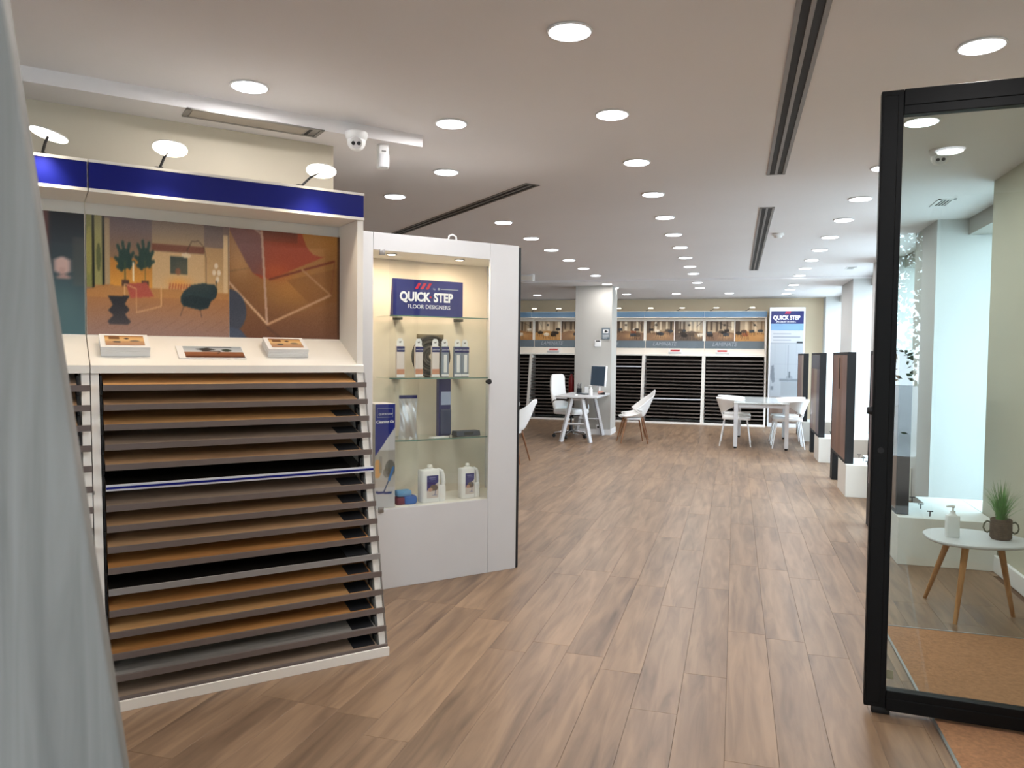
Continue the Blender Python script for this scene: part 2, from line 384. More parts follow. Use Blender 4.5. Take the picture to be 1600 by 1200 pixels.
# canopy, side walls and facade added unseen to block daylight; also a street tree
struct(MB().box(-7.2, 3.2, -2.6, -.41, 2.85, 3.1).build('ceiling_sky_blocker', M_CEIL))
struct(MB().box(1.02, 1.25, -2.6, -.31, -.1, 2.85).build('wall_sky_blocker', M_WALL)); struct(MB().box(-3.4, -3.2, -2.6, -.31, -.1, 2.85).build('wall_sky_blocker.001', M_WALL))
struct(MB().box(-30, .6, -15, -14, -.2, 10).build('exterior_sky_blocker', mat('sky_blocker_stucco', '#8d8273', .9, var=.15, scale=.4)))  # unseen block, placed to weaken daylight from behind the camera
t = thing('street_tree', 'leafy street tree mirrored in the glass door', 'tree', (1.9, -8.5, -.2))
MB().tube([(0, 0, 0), (.05, 0, 1.2), (0, .05, 2.4), (.1, 0, 3.4)], [.14, .12, .1, .06], 10).tube([(0, .05, 2.2), (.6, 0, 3.1)], [.06, .03], 8).tube([(0, .05, 2.0), (-.6, .1, 3.0)], [.06, .03], 8).build('trunk', mat('bark', '#4a4038', .9, bump=.5), t)
rr = random.Random(9); mb = MB()
for k in range(5200):
    c = Vector((rr.gauss(0, 1.0), rr.gauss(0, .7), 3.3+rr.gauss(0, .85)))
    a = Vector((rr.gauss(0, 1), rr.gauss(0, 1), rr.gauss(0, 1))).normalized()*.07; b = a.orthogonal().normalized()*.04
    mb.add([c-a, c-b, c+a, c+b], [(0, 1, 2, 3)])
o = mb.build('foliage', mat('leaf_green', '#3f5530', .7, var=.3), t); o['kind'] = 'stuff'
# column
colm = struct(MB().box(-2.865, -2.18, 14.0, 14.6, 0, 2.75).build('wall_column', M_WALL, bevel=.006))
struct(MB().box(-2.875, -2.17, 13.99, 14.61, 0, .10).build('baseboard_column', M_PLAST))
exec_after = []
# ================================================================== PRINTED PICTURES
def pic_living():
    p = Pic(260, 150, '#8d7668')
    p.vgrad(0, 0, 1, .6, '#7d6a63', '#b98a58')
    p.rect(0, 0, .045, .6, '#8f8f52'); p.ell(.02, .3, .02, .2, '#b5a860', .7); p.rect(.04, 0, .055, .62, '#20241f')
    p.rect(.055, 0, .11, .58, '#a59f66'); p.ell(.08, .35, .015, .12, '#59603c', .8); p.rect(.105, 0, .12, .58, '#1f2421'); p.rect(.12, .02, .155, .58, '#b9a07c')
    p.vgrad(.155, 0, .44, .35, '#6f6064', '#9c7a5c'); p.vgrad(.155, .35, .44, .6, '#c8863e', '#e8a548')
    p.vgrad(.44, 0, .81, .22, '#94806c', '#b69a74'); p.rect(.44, .27, .81, .6, '#dcb888'); p.rect(.44, .2, .81, .26, '#7e4c3a')
    p.vgrad(.81, 0, .955, .2, '#6d5f5c', '#8c7668'); p.vgrad(.81, .2, .955, .6, '#c0996a', '#d9b07c'); p.rect(.955, .08, .99, .6, '#e8c898')
    p.rect(.565, .3, .69, .45, '#34413f'); p.ell(.62, .43, .02, .03, '#7a4a3a'); p.glow(.63, .53, .08, .05, '#f0a850', .9)
    for k in range(8): p.line(.56+k*.02, .58, .565+k*.02, .545, .02, '#b0502e', .8)
    p.poly([(0, .62), (.12, .575), (1, .6), (1, 1), (0, 1)], '#b07a4a')
    p.vgrad(0, .64, 1, 1, '#b27b4c', '#8f7066')
    p.poly([(0, .62), (.15, .58), (1, .6), (1, .66), (0, .68)], '#bd8650')
    for k in range(9):
        a = .1+k*.11; p.line(a, .78+.02*(k % 2), a+.09, .72, .006, '#8d5f40', .6); p.line(a-.05, .95, a+.08, .85, .008, '#7d5848', .5); p.line(a+.08, .85, a+.16, .95, .008, '#a07a62', .6)
    for cx, cy in ((.255, .3), (.39, .28)):
        for an, ln in ((-70, .16), (-35, .2), (-10, .2), (20, .2), (50, .17), (80, .14), (-100, .12)):
            a = R(an-90); ex, ey = cx+math.cos(a)*ln*.42, cy+.1+math.sin(a)*ln*.95
            mx_, my_ = (cx+ex)/2, (cy+.1+ey)/2
            p.line(cx, cy+.12, ex, ey, .035, '#314a42', .95); p.ell(mx_, my_, .018, .05, '#2c4640', .9)
        p.line(cx, cy+.08, cx, .54, .012, '#4c5a3c')
        p.rect(cx-.025, .53, cx+.025, .58, '#5a4034')
    p.line(.31, .38, .31, .53, .018, '#fff0cc')
    p.poly([(.26, .56), (.4, .54), (.45, .66), (.29, .68)], '#b4584a')
    p.path([(.25, .56), (.33, .6), (.33, .8), (.5, .74), (.5, .56)], .008, '#e6b884'); p.line(.25, .56, .25, .66, .007, '#e6b884')
    p.poly([(.14, .67), (.285, .66), (.25, .73), (.285, .78), (.25, .82), (.29, .88), (.27, .91), (.15, .91), (.135, .88), (.175, .83), (.14, .79), (.17, .74)], '#2e3036')
    p.path([(.825, .54), (.825, .3), (.81, .2), (.77, .15), (.72, .16), (.69, .23), (.68, .27)], .007, '#4a3a30'); p.ell(.68, .285, .035, .022, '#f4e0bc')
    p.poly([(.64, .65), (.66, .6), (.72, .54), (.8, .52), (.89, .53), (.91, .58), (.9, .64), (.86, .68), (.84, .74), (.78, .76), (.66, .73), (.64, .7)], '#263a40')
    p.poly([(.65, .66), (.72, .63), (.86, .66), (.84, .73), (.77, .75), (.66, .72)], '#1f3036'); p.line(.66, .73, .635, .82, .007, '#3a3030'); p.line(.78, .76, .79, .82, .007, '#3a3030')
    for a, b in ((.9, .36), (.92, .42), (.885, .42), (.91, .48)): p.ell(a, b, .014, .025, '#f6e6cc')
    p.path([(.9, .5), (.905, .6)], .01, '#2a3028')
    p.glow(.4, 1, .6, .2, '#a08a88', .35); p.glow(.5, 0, .6, .15, '#857c80', .5); p.glow(.7, .42, .2, .15, '#f0c890', .25); return p.blur(2).noise(.012)
def pic_sling():
    p = Pic(200, 150, '#a8713c')
    p.vgrad(0, 0, 1, 1, '#b8803f', '#6e4a38'); p.glow(.55, .5, .3, .2, '#c88a40', .7); p.poly([(.5, .45), (.75, .7), (1, .62), (1, .3)], '#8a5a30', .5)
    p.line(0, .4, .16, .36, .01, '#6a5030'); p.glow(.1, .3, .1, .15, '#e0a868', .6)
    p.poly([(0, 0), (.64, 0), (.68, .12), (.74, .19), (.82, .21), (.86, .2), (.35, .45), (.28, .45), (.2, .4), (.14, .3), (.08, .18), (0, .02)], '#a5482a')
    p.poly([(0, 0), (.27, 0), (.29, .42), (.2, .4), (.14, .3), (.08, .18), (0, .02)], '#80514a'); p.glow(.4, .38, .12, .08, '#c05a2c', .7); p.vgrad(.29, 0, .6, .1, '#6f3a2c', '#8e4228')
    p.line(.35, .45, .95, .24, .02, '#7c3a22'); p.line(.95, .24, .915, .56, .01, '#8a5234')
    p.line(.0, .5, .33, .87, .022, '#dcb490'); p.line(.33, .87, .91, .57, .022, '#c89c78'); p.line(.91, .57, .64, .34, .018, '#b8885c'); p.line(.22, 0, .285, .04, .02, '#c0a090'); p.line(.28, .02, .325, .86, .028, '#c8a48c')
    p.ell(0, .76, .145, .2, '#454a58'); p.poly([(0, .9), (.1, .93), (.15, 1), (0, 1)], '#4a5468')
    p.line(.33, .9, .45, 1, .03, '#5c3e34', .6); p.rect(.975, 0, 1, 1, '#4c3020', .8)
    p.glow(.05, .05, .3, .3, '#8a7a80', .35); return p.blur(2).noise(.012)
def pic_bust():
    p = Pic(120, 90, '#4c6570'); p.vgrad(0, 0, 1, 1, '#3a3e44', '#4d6a72'); p.rect(0, 0, .885, .42, '#6e4a48'); p.vgrad(.885, 0, 1, .25, '#262a30', '#3c444c')
    p.rect(.955, .2, 1, .6, '#5f5f5a', .5); p.glow(.93, .75, .06, .2, '#5e7c80', .6)
    p.ell(.925, .44, .028, .07, '#d8b8b0'); p.rect(.917, .46, .935, .53, '#c8a49c'); p.ell(.93, .53, .02, .02, '#b89a94')
    return p.blur(1)
def pic_room(seed, w=96, h=60):
    rr = random.Random(seed); p = Pic(w, h, '#94806c')
    wall = ['#a8957f', '#8b7a6a', '#b8a48c', '#6f5f50', '#a39a90'][seed % 5]; fl = ['#a8784c', '#7d6250', '#b98a54', '#8a6c54', '#5c5048'][seed % 5]
    p.vgrad(0, 0, 1, .6, wall, '#c8b090'); p.rect(0, 0, .06+.1*rr.random(), 1, '#4a3c32', .8)
    for k in range(5):
        a = .1+k*.18+rr.random()*.08; p.rect(a, .04, a+.05+.05*rr.random(), .42+.12*rr.random(), rr.choice(['#ecdcc0', '#54463a', '#3c342e', '#e8d8bc', '#8a7258', '#f6ead2']), .85)
    v = rr.uniform(.2, .8); p.poly([(0, .62), (v, .5), (1, .6), (1, 1), (0, 1)], fl); p.vgrad(0, .85, 1, 1, fl, fl)
    for k in range(9):
        a = k/8; p.line(v+(a-.5)*.3, .55, v+(a-.5)*2.6, 1.05, .012, rr.choice(['#5c4634', '#d0a878']), .35)
    p.glow(rr.random(), .75, .25, .15, '#e0b480', .55)
    for k in range(6):
        a, b = .08+.84*rr.random(), .42+.34*rr.random(); sz = .05+.09*b; c = rr.choice(['#2a2523', '#3c342e', '#f0e6d6', '#54483e', '#39404a', '#a85e3c', '#24201e'])
        if rr.random() < .5: p.ell(a, b, sz, sz*.8, c, .9)
        else: p.poly([(a-sz, b-sz*.7), (a+sz*.8, b-sz*.9), (a+sz, b+sz*.5), (a-sz*.8, b+sz*.6)], c, .9)
        for dx in (-.8, -.2, .5, .85): p.line(a+dx*sz, b, a+dx*sz*1.3, b+sz*2.0, .014, '#2c2622', .9)
    p.line(rr.random(), 0, rr.random(), .3, .012, '#2a2624'); p.ell(rr.uniform(.3, .7), .2, .05, .05, '#2e2a28', .8)
    return p.blur(1)
def pic_broch(k):
    p = Pic(56, 36, '#c8a878')
    if k == 1:
        p.vgrad(0, 0, 1, .5, '#9aa4ac', '#c8ccd0'); p.vgrad(0, .5, 1, 1, '#9a6444', '#6c4430'); p.rect(.42, .05, .82, .12, '#2a2e34'); p.poly([(.2, .25), (.4, .12), (.55, .3), (.35, .42)], '#3a3c3c'); p.ell(.72, .35, .08, .12, '#3c463c'); p.rect(.3, .4, .6, .47, '#40302a'); p.line(.6, .45, .55, .65, .03, '#302824'); p.rect(0, .85, 1, 1, '#4c2c20')
    else:
        p.vgrad(0, 0, 1, .5, '#c09058', '#e0bc88'); p.vgrad(0, .55, 1, 1, '#c49a70', '#a88470'); p.rect(.1, .1, .38, .4, '#6c4a30', .9); p.ell(.55, .3, .06, .08, '#4c3a30'); p.ell(.3, .65, .1, .08, '#3a3c44'); p.ell(.75, .55, .12, .1, '#7a6a58'); p.rect(0, 0, 1, .1, '#8c5c38')
    return p.blur(1)

# ================================================================== RACKS
M_RWOOD = [wood('sample_wood_%s' % n_, a, b, (1.5, 30, 30), 0.38, .08, c3=c) for n_, a, b, c in
           (('honey', '#a9794c', '#d0a26c', '#8a5f3a'), ('oak', '#8d6c50', '#b8926c', '#6f5440'), ('taupe', '#77665a', '#9c8875', '#5c4f46'), ('amber', '#946036', '#c08a52', '#74482a'), ('grey', '#6d6864', '#94908a', '#55514e'))]
M_BGLOSS = mat('black_gloss_sample', '#141210', 0.08, var=.1)
M_LIPW = mat('white_tray_edge', '#d6d8e0', 0.4, var=.02)
M_LIPG = mat('light_grey_tray_edge', '#8d8988', 0.5, var=.02)
def yf(z, zs=1.0): return .33*z/(1.41*zs)

def rack(label, loc, rz, W, zs, group, near=True, end=True):
    t = thing('display_rack', label, 'display rack', loc, rz, group)
    zt, zb, zsh = 2.295*zs, 2.157*zs, 1.41*zs
    for n_, (a, b) in (('l', (-W, -W+.034)), ('r', (-.034, 0))):
        prof = [(.012, .0), (.66, .0), (.66, zt), (.336, zt), (.336, zsh-.04), (.012, .04)] if (n_ == 'r' and end) else [(.012, .0), (.60, .0), (.60, zsh+.05), (.336, zsh-.04), (.012, .04)]
        MB().prismx(prof, a+.001, b-.001).build('side_panel', M_CREAM, t)
    MB().box(-W+.001, -.001, .33, .35, zb, zt).box(-W+.001, -.001, .322, .33, zb, zb+.014*zs).box(-W+.001, -.001, .322, .33, zt-.012*zs, zt).build('header', M_CREAM, t)
    MB().box(-W+.001, -.003, .326, .3295, zb+.014*zs, zt-.012*zs).build('header_print', M_BLUE if near else M_LBLUE, t)
    MB().box(-W+.001, -.036 if end else -.001, .351, .62, zb, zb+.012).build('soffit', M_CREAM, t)
    MB().box(-W+.001, -.001, .351, .66, zt-.012, zt).build('top_panel', M_CREAM, t)
    MB().box(-W+.001, -.035 if end else -.001, .625, .64, .05, zt-.013).build('back_panel', M_CREAM, t)
    MB().box(-W+.035, -.035, .60, .624, .05, zsh-.03).build('dark_backing', M_DARKIN, t)
    MB().prismx([(.322, zsh-.038), (.322, zsh-.003), (.605, zsh+.133), (.605, zsh+.10), (.37, zsh-.018), (.345, zsh-.038)], -W+.001, -.001).build('sloping_shelf', M_CREAM, t)
    MB().box(-W+.001, -.001, -.036, -.024, 0, .042).box(-W+.001, -.001, -.024, .012, 0, .02).build('plinth', M_CREAM, t)
    if near:
        for x_ in (-W+.036, -.05):
            mb = MB(); mb.prismx([(yf(.05)+.02, .05), (yf(.05)+.05, .05), (yf(1.36)+.05, 1.36), (yf(1.36)+.02, 1.36)], x_, x_+.008)
            for k in range(16):
                z = 1.31-.0847*k; mb.prismx([(yf(z)-.012, z-.03), (yf(z)+.03, z-.04), (yf(z)+.03, z-.015), (yf(z)-.012, z-.012)], x_, x_+.008)
            mb.build('comb_strip', M_BLKM, t)
    return t

near1 = rack('tall white sample rack with royal blue header, showing living room and sling chair photos', DO, A48, 1.25, 1.0, 'racks with royal blue headers')
near2 = rack('white sample rack with royal blue header, teal photo, half hidden by the grey panel', diag(-1.252, 0), A48, 1.25, 1.0, 'racks with royal blue headers', end=False)
pic_living().build('photo_print', (-1.247, .598, 2.10), (.633, 0, 0), (0, 0, -.555), near1)
pic_sling().build('photo_print', (-.613, .598, 2.10), (.577, 0, 0), (0, 0, -.555), near1)
pic_bust().build('photo_print', (-1.247, .598, 2.10), (1.244, 0, 0), (0, 0, -.555), near2)
MB().box(-1.248, -.035, .599, .607, 1.54, 2.102).build('picture_board', M_CREAM, near1)
MB().box(-1.248, -.002, .599, .607, 1.54, 2.102).build('picture_board', M_CREAM, near2)
# the grey rail screwed along the sloping right edge of the front rack
MB().prismx([(.004, .04), (.014, .04), (.335, 1.37), (.325, 1.37)], .001, .006).build('edge_rail', M_ALU, near1)
o = MB(); o.box(-1.252, -1.246, -.002, .01, .86, .875).build('screw', M_STEEL, near1, loc=(0, .2, 0))

ORD = ['top', 'second from top', 'third from top', 'fourth from top', 'fifth from top', 'sixth from top', 'seventh from top', 'eighth from top', 'ninth from top',
       'ninth from bottom', 'eighth from bottom', 'seventh from bottom', 'sixth from bottom', 'fifth from bottom', 'fourth from bottom', 'third from bottom', 'second from bottom', 'bottom']
def ordn(k, n):
    if k == 0: return 'topmost'
    if k == n-1: return 'lowest'
    return ['', 'second', 'third', 'fourth', 'fifth', 'sixth', 'seventh', 'eighth', 'ninth'][k]+' from top' if k <= n//2 else ['', 'second', 'third', 'fourth', 'fifth', 'sixth', 'seventh', 'eighth', 'ninth'][n-1-k]+' from bottom'
WK = [0, 1, 0, 2, 1, 9, 2, 1, 1, 3, 9, 3, 0, 3, 4, 2]
WN = ['honey wood', 'light oak', 'taupe oak', 'amber wood', 'grey oak']
body_cache = {}
def sample_boards(ox, W, where, n=16):
    for k in range(n):
        z = 1.31-.0847*k; y0 = yf(z)-.028
        wk = WK[k] if ox == 0 else WK[(k+3) % 5]
        desc = 'glossy black sample, white and navy edge' if (k == 5 and ox == 0) else 'glossy black sample, pale grey edge' if (k == 10 and ox == 0) else (WN[wk if wk < 5 else 1]+' floor sample')
        px, py, _ = diag(ox, y0)
        t = thing('sample_board', '%s, %s, %s' % (desc, ordn(k, n), where), 'floor sample', (px, py, z), A48, 'floor samples in '+where)
        bm = M_BGLOSS if (wk == 9 or (k == 10 and ox == 0)) else M_RWOOD[wk]
        key = ('b', bm.name)
        if key not in body_cache: body_cache[key] = MB().prismx([(.012, .002), (.012, .011), (.30, .011+.288*.24), (.30, .002+.288*.24)][::-1], -W+.048, -.052).mesh('wood_face', bm)
        o = bpy.data.objects.new('wood_face', body_cache[key]); COL.objects.link(o); o.parent = t
        lm = M_LIPW if (k == 5 and ox == 0) else M_LIPG if (k == 10 and ox == 0) else M_TRAY
        key = ('l', lm.name)
        if key not in body_cache: body_cache[key] = MB().box(-W+.046, -.002, 0, .012, -.014, .012).prismx([(.012, -.004), (.012, .0015), (.30, .0015+.288*.24), (.30, -.004+.288*.24)][::-1], -W+.048, -.052).mesh('tray', lm)
        o = bpy.data.objects.new('tray', body_cache[key]); COL.objects.link(o); o.parent = t
        if k == 5 and ox == 0:
            MB().box(-W+.046, -.002, -.002, .0, -.006, .004).build('navy_stripe', M_BLUE, t)
        elif k > 1:
            MB().prismx([(.02, .0135), (.02, .016), (.11, .016+.09*.24), (.11, .0135+.09*.24)][::-1], -.17, -.06).build('dark_label', M_BLKM, t)
sample_boards(0, 1.25, 'front blue-header rack')
sample_boards(-1.252, 1.25, 'rack beside the grey board')

# back wall racks
FY, FW = 16.87, 1.29
names_far = ['end rack next to the tall banner cabinet', 'second rack from the banner cabinet', 'rack partly covered by the column', 'rack on the far side of the column', 'rack partly hidden behind the showcase']
labs_far = ['low sample rack with laminate header beside the tall banner cabinet', 'sample rack with laminate header, second from the tall banner cabinet', 'sample rack with laminate header, its one side covered by the column',
            'sample rack at back wall behind the white office chair', 'sample rack at back wall partly hidden by glass showcase']
lip_far = MB().box(-FW+.04, -.04, 0, .02, -.012, .012).box(-FW+.04, -.04, .02, .3, -.006, .006).mesh('sample_board', mat('far_tray', '#5d534d', .5))
lip_pale = lip_far.copy(); lip_pale.materials.clear(); lip_pale.materials.append(M_LIPW)
M_RED = mat('red_brochure_print', '#b03038', .5)
for i in range(5):
    ox = .625-i*(FW+.002)
    t = rack(labs_far[i], (ox, FY, 0), 0, FW, 1.065, 'racks along the back wall', near=False, end=(i == 0))
    zs = 1.065
    z0, z1 = 1.60, 2.235
    MB().box(-FW+.001, -.035 if i == 0 else -.001, .60, .612, z0, z1+.05).build('picture_board', M_CREAM, t)
    MB().box(-FW+.008, -.036 if i == 0 else -.008, .592, .60, 1.635, 1.80).build('caption_strip', M_STRIP, t)
    for k in range(2):
        x0 = -FW+.02+k*(FW-.04)/2; w_ = (FW-.08)/2
        pic_room(21+i*2+k).build('photo_print', (x0, .597, 2.235), (w_, 0, 0), (0, 0, -.435), t)
    text('LAMINATE', .115, -FW+.16, .590, 1.69, M_TXTG, t, sx=.95, shear=.3)
    for k in range(17):
        z = 1.37-.0765*k
        pale = (i, k) in ((1, 11), (2, 2))
        o = bpy.data.objects.new('sample_board', lip_pale if pale else lip_far); COL.objects.link(o); o.location = (ox, FY+yf(z, zs)-.03, z)
        tag(o, '%s %s in %s' % (ordn(k, 17), 'floor sample tray with white edge' if pale else 'wood floor sample tray', names_far[i]), 'floor sample', 'floor samples in the '+names_far[i])
for i, (x_, lab) in enumerate(((-.28, 'red and white brochure stack on end rack by the banner cabinet'), (-1.28, 'red and white brochure stack on second rack from banner cabinet'), (-4.02, 'red and white brochure stack on rack behind white office chair'))):
    t = thing('brochure_stack', lab, 'brochures', (x_, FY+.40, 1.541), 0, 'brochures on the back racks')
    t.rotation_euler = (R(25), 0, 0)
    MB().box(-.14, .14, -.08, .08, 0, .05).build('pages', M_PLAST, t); MB().box(-.10, .10, -.06, .02, .05, .053).build('cover_print', M_RED, t)

# arm spotlights on top of racks
def arm_light(base, head, label, group, rad=.07, power=ARM_W, tilt=(0, 0), col=(1, .82, .6), samp=True):
    t = thing('arm_spotlight', label, 'spotlight', base, 0, group)
    v = Vector(head)-Vector(base)
    MB().tube([(0, 0, 0), v*.5+Vector((0, 0, .01)), v], .006, 6).cyl((0, 0, 0), (0, 0, .012), .02).build('arm', M_BLKM, t)
    q = MB().lathe([(rad, .0), (rad*1.0, .005), (rad*.7, .010), (rad*.2, .011)], n=20).build('lamp_head', M_PLAST, t, loc=v, rot=(tilt[0], tilt[1], 0))
    MB().lathe([(rad*.93, -.007), (rad*.99, -.003), (rad*.99, .001)], n=20).build('diffuser', M_WARM, q)
    if power:
        l = bpy.data.lights.new('arm_lamp', 'SPOT'); l.spot_size = R(125); l.spot_blend = .7; l.shadow_soft_size = .03; l.energy = power; l.color = col
        lo = bpy.data.objects.new('arm_lamp', l); COL.objects.link(lo); lo.parent = q; lo.location = (0, 0, -.04)
    return t
for (a, hs, ht, lab) in ((-1.42, -1.395, .255, 'round arm spotlight nearest the grey panel above the blue header'), (-.965, -.94, .21, 'round arm spotlight over the middle of the blue header'), (-.32, -.254, .24, 'round arm spotlight at showcase end of the blue header')):
    arm_light(diag(a, .375, 2.2955), diag(hs, ht, 2.36), lab, 'arm spotlights over the blue header', rad=.072, tilt=(R(-12), R(10) if hs < -1 else R(-6)))
for x_, lab in ((.315, 'beside the banner cabinet'), (-.42, 'second from the banner cabinet'), (-1.13, 'third from the banner cabinet'), (-1.80, 'fourth from the banner cabinet'), (-2.50, 'just clear of the column edge'), (-3.85, 'above the white office chair'), (-4.42, 'nearest the glass showcase')):
    arm_light((x_-.12, FY+.375, 2.4447), (x_, FY+.10, 2.50), 'small arm spotlight on back racks, '+lab, 'arm spotlights over the back racks', rad=.055, power=ARM_W*.6)

# brochures on the near rack's sloping shelf
SL = math.atan2(.136, .283)
def slope(x, y, lift=0.0): return diag(x, y, 1.407+(y-.322)*.136/.283+lift)
for x_, y_, w_, h_, th, k, lab, nm in ((-1.105, .46, .2, .135, .048, 0, 'stack of white framed room brochures nearest the grey panel', 'brochure_stack'), (-.72, .44, .285, .13, .004, 1, 'single wide brochure with blue-grey room photo between two stacks', 'brochure'), (-.372, .46, .2, .135, .048, 2, 'stack of white framed room brochures nearest the showcase', 'brochure_stack')):
    px, py, pz = slope(x_, y_, .002)
    t = thing(nm, lab, 'brochures', (px, py, pz), 0, 'brochures on the front rack'); t.rotation_euler = Euler((SL, 0, A48)) 
    if k == 1: MB().box(-w_/2-.02, w_/2, -h_/2, h_/2, 0, th).build('pages', M_PLAST, t); pic_broch(1).build('cover_print', (-w_/2+.01, h_/2-.004, th+.0005), (w_-.015, 0, 0), (0, -h_+.008, 0), t)
    else:
        mb = MB(); rr = random.Random(k)
        for j in range(8):
            dx = rr.uniform(-.002, .002); mb.box(-w_/2+dx, w_/2+dx, -h_/2+dx, h_/2+dx, j*th/8, (j+.88)*th/8)
        mb.build('pages', M_PLAST, t); pic_broch(k).build('cover_print', (-w_/2+.02, h_/2-.018, th+.0005), (w_-.04, 0, 0), (0, -h_+.034, 0), t)

# ================================================================== SHOWCASE (same 48 degree line)
sc_ = thing('display_showcase', 'tall white showcase with glass door between blue-header rack and open floor', 'display cabinet', DO, A48)
Y0 = .953
MB().box(.083, .297, Y0, Y0+.02, 0, 2.207).build('door_stile', M_WHITE, sc_, bevel=.0015)
MB().box(1.121, 1.343, Y0, Y0+.02, 0, 2.207).build('door_stile', M_WHITE, sc_, bevel=.0015)
MB().box(.299, 1.119, Y0, Y0+.02, 0, .50).build('lower_panel', M_WHITE, sc_, bevel=.0015)
MB().box(.299, 1.119, Y0, Y0+.02, 2.10, 2.207).build('upper_panel', M_WHITE, sc_, bevel=.0015)
for a, b in ((.083, .101), (1.325, 1.343)): MB().box(a, b, Y0+.021, Y0+.42, 0, 2.207).build('side_panel', M_WHITE, sc_)
MB().box(.102, 1.324, Y0+.40, Y0+.42, 0, 2.207).build('back_panel', mat('warm_white_back', '#e6dccd', .6), sc_)
MB().box(.102, 1.324, Y0+.021, Y0+.40, .475, .50).build('inner_floor', M_CREAM, sc_)
MB().box(.102, 1.324, Y0+.021, Y0+.40, 2.10, 2.12).build('inner_ceiling', M_CREAM, sc_)
MB().box(.303, 1.115, Y0+.004, Y0+.010, .502, 2.098).build('glass_door', M_GLASS, sc_)
for z in (2.07, .485): MB().rbox(.337, .372, Y0-.006, Y0+.003, z, z+.034, .003).build('hinge_clip', M_ALU, sc_)
MB().cyl((1.105, Y0-.022, 1.29), (1.105, Y0+.004, 1.29), .012).cyl((1.105, Y0-.03, 1.29), (1.105, Y0-.022, 1.29), .018).build('lock', M_BLKM, sc_)
MB().tube([(.83, 1.0, 2.2), (.835, 1.0, 2.235), (.86, 1.0, 2.245), (.885, 1.0, 2.235), (.89, 1.0, 2.2)], .006).build('hanging_eye', M_PLAST, sc_)
for z in (1.707, 1.307, .907):
    g = MB().prismx([(0, 0), (0, 0), (0, 0)], 0, 0)
    pts = [(.47, 1.33), (.47, 1.10), (.50, 1.06), (.56, 1.04), (1.27, 1.04), (1.27, 1.33)][::-1]
    g = MB().hexa(pts, z, z+.008).build('glass_shelf', M_SHELFG, sc_)
    e = MB(); P_ = [(.468, 1.10), (.50, 1.058), (.56, 1.038), (1.27, 1.038)]
    for a, b in zip(P_, P_[1:]): e.hexa([a, b, (b[0], b[1]+.003), (a[0]+.002, a[1]+.003)], z, z+.008)
    e.build('shelf_edge', M_SHELFE, g)
    for x_ in (.62, 1.08): MB().box(x_-.025, x_+.025, 1.30, 1.352, z-.01, z).build('shelf_bracket', M_BLKM, sc_)
for x_ in (.468, .952):
    q = MB().lathe([(.034, 0), (.036, -.004), (.03, -.006)], n=20).build('spot_rim', M_STEEL, sc_, loc=(x_, 1.075, 2.0995))
    MB().lathe([(.024, -.0075), (.026, -.0055)], n=20).build('spot_diffuser', M_WARM, q)
    l = bpy.data.lights.new('showcase_lamp', 'AREA'); l.shape = 'DISK'; l.size = .05; l.energy = 4.0; l.color = (1, .78, .55)
    lo = bpy.data.objects.new('showcase_lamp', l); COL.objects.link(lo); lo.parent = q; lo.location = (0, 0, -.012)
# dark boards standing against the end of the showcase
for s0, y0, z1, lab in ((1.346, Y0+.01, 2.20, 'dark sample board against showcase end, taller and nearer of two'), (1.372, Y0+.05, 2.165, 'dark sample board leaning by showcase end, shorter and farther of two')):
    o = MB().box(0, .022, 0, .38, 0, z1).build('leaning_board', M_NAVYB, None, loc=diag(s0, y0), rot=(0, 0, A48), bevel=.002); tag(o, lab, 'sample board', 'dark boards beside the showcase')

def dthing(name, label, cat, s_, t_, z, group=None, rz=0): return thing(name, label, cat, diag(s_, t_, z), A48+rz, group)
SH1, SH2, SH3, SH4 = 1.716, 1.316, .916, .501
# logo sign
t = dthing('logo_sign', 'navy blue sign with white lettering on top glass shelf of showcase', 'sign', .73, 1.075, SH1)
MB().prismx([(0, 0), (.05, .0), (.02, .232), (.0, .232)], -.25, .25).build('sign_board', mat('navy_sign', '#262c74', .4, var=.03), t)
text('QUICK', .080, -.205, -.001, .095, M_TXTW, t, bold=.003, sx=.84); text('STEP', .080, .035, -.001, .095, M_TXTW, t, bold=.003, sx=.84); MB().cyl((.012, -.002, .122), (.012, -.0005, .122), .007).build('red_dot', M_TXTR, t)
text('FLOOR DESIGNERS', .036, -.15, -.001, .047, M_TXTW, t, sx=1.0)
text('by', .02, .03, -.001, .172, M_TXTG, t); MB().box(.085, .215, -.002, 0, .176, .182).box(.065, .078, -.002, 0, .172, .186).build('fine_print', M_TXTG, t)
mb = MB()
for k in range(3): mb.add([(a+k*.038-.1, -.0015, b) for a, b in ((0, .172), (.02, .172), (.045, .212), (.025, .212))], [(0, 1, 2, 3)])
mb.build('red_slashes', M_TXTR, t)
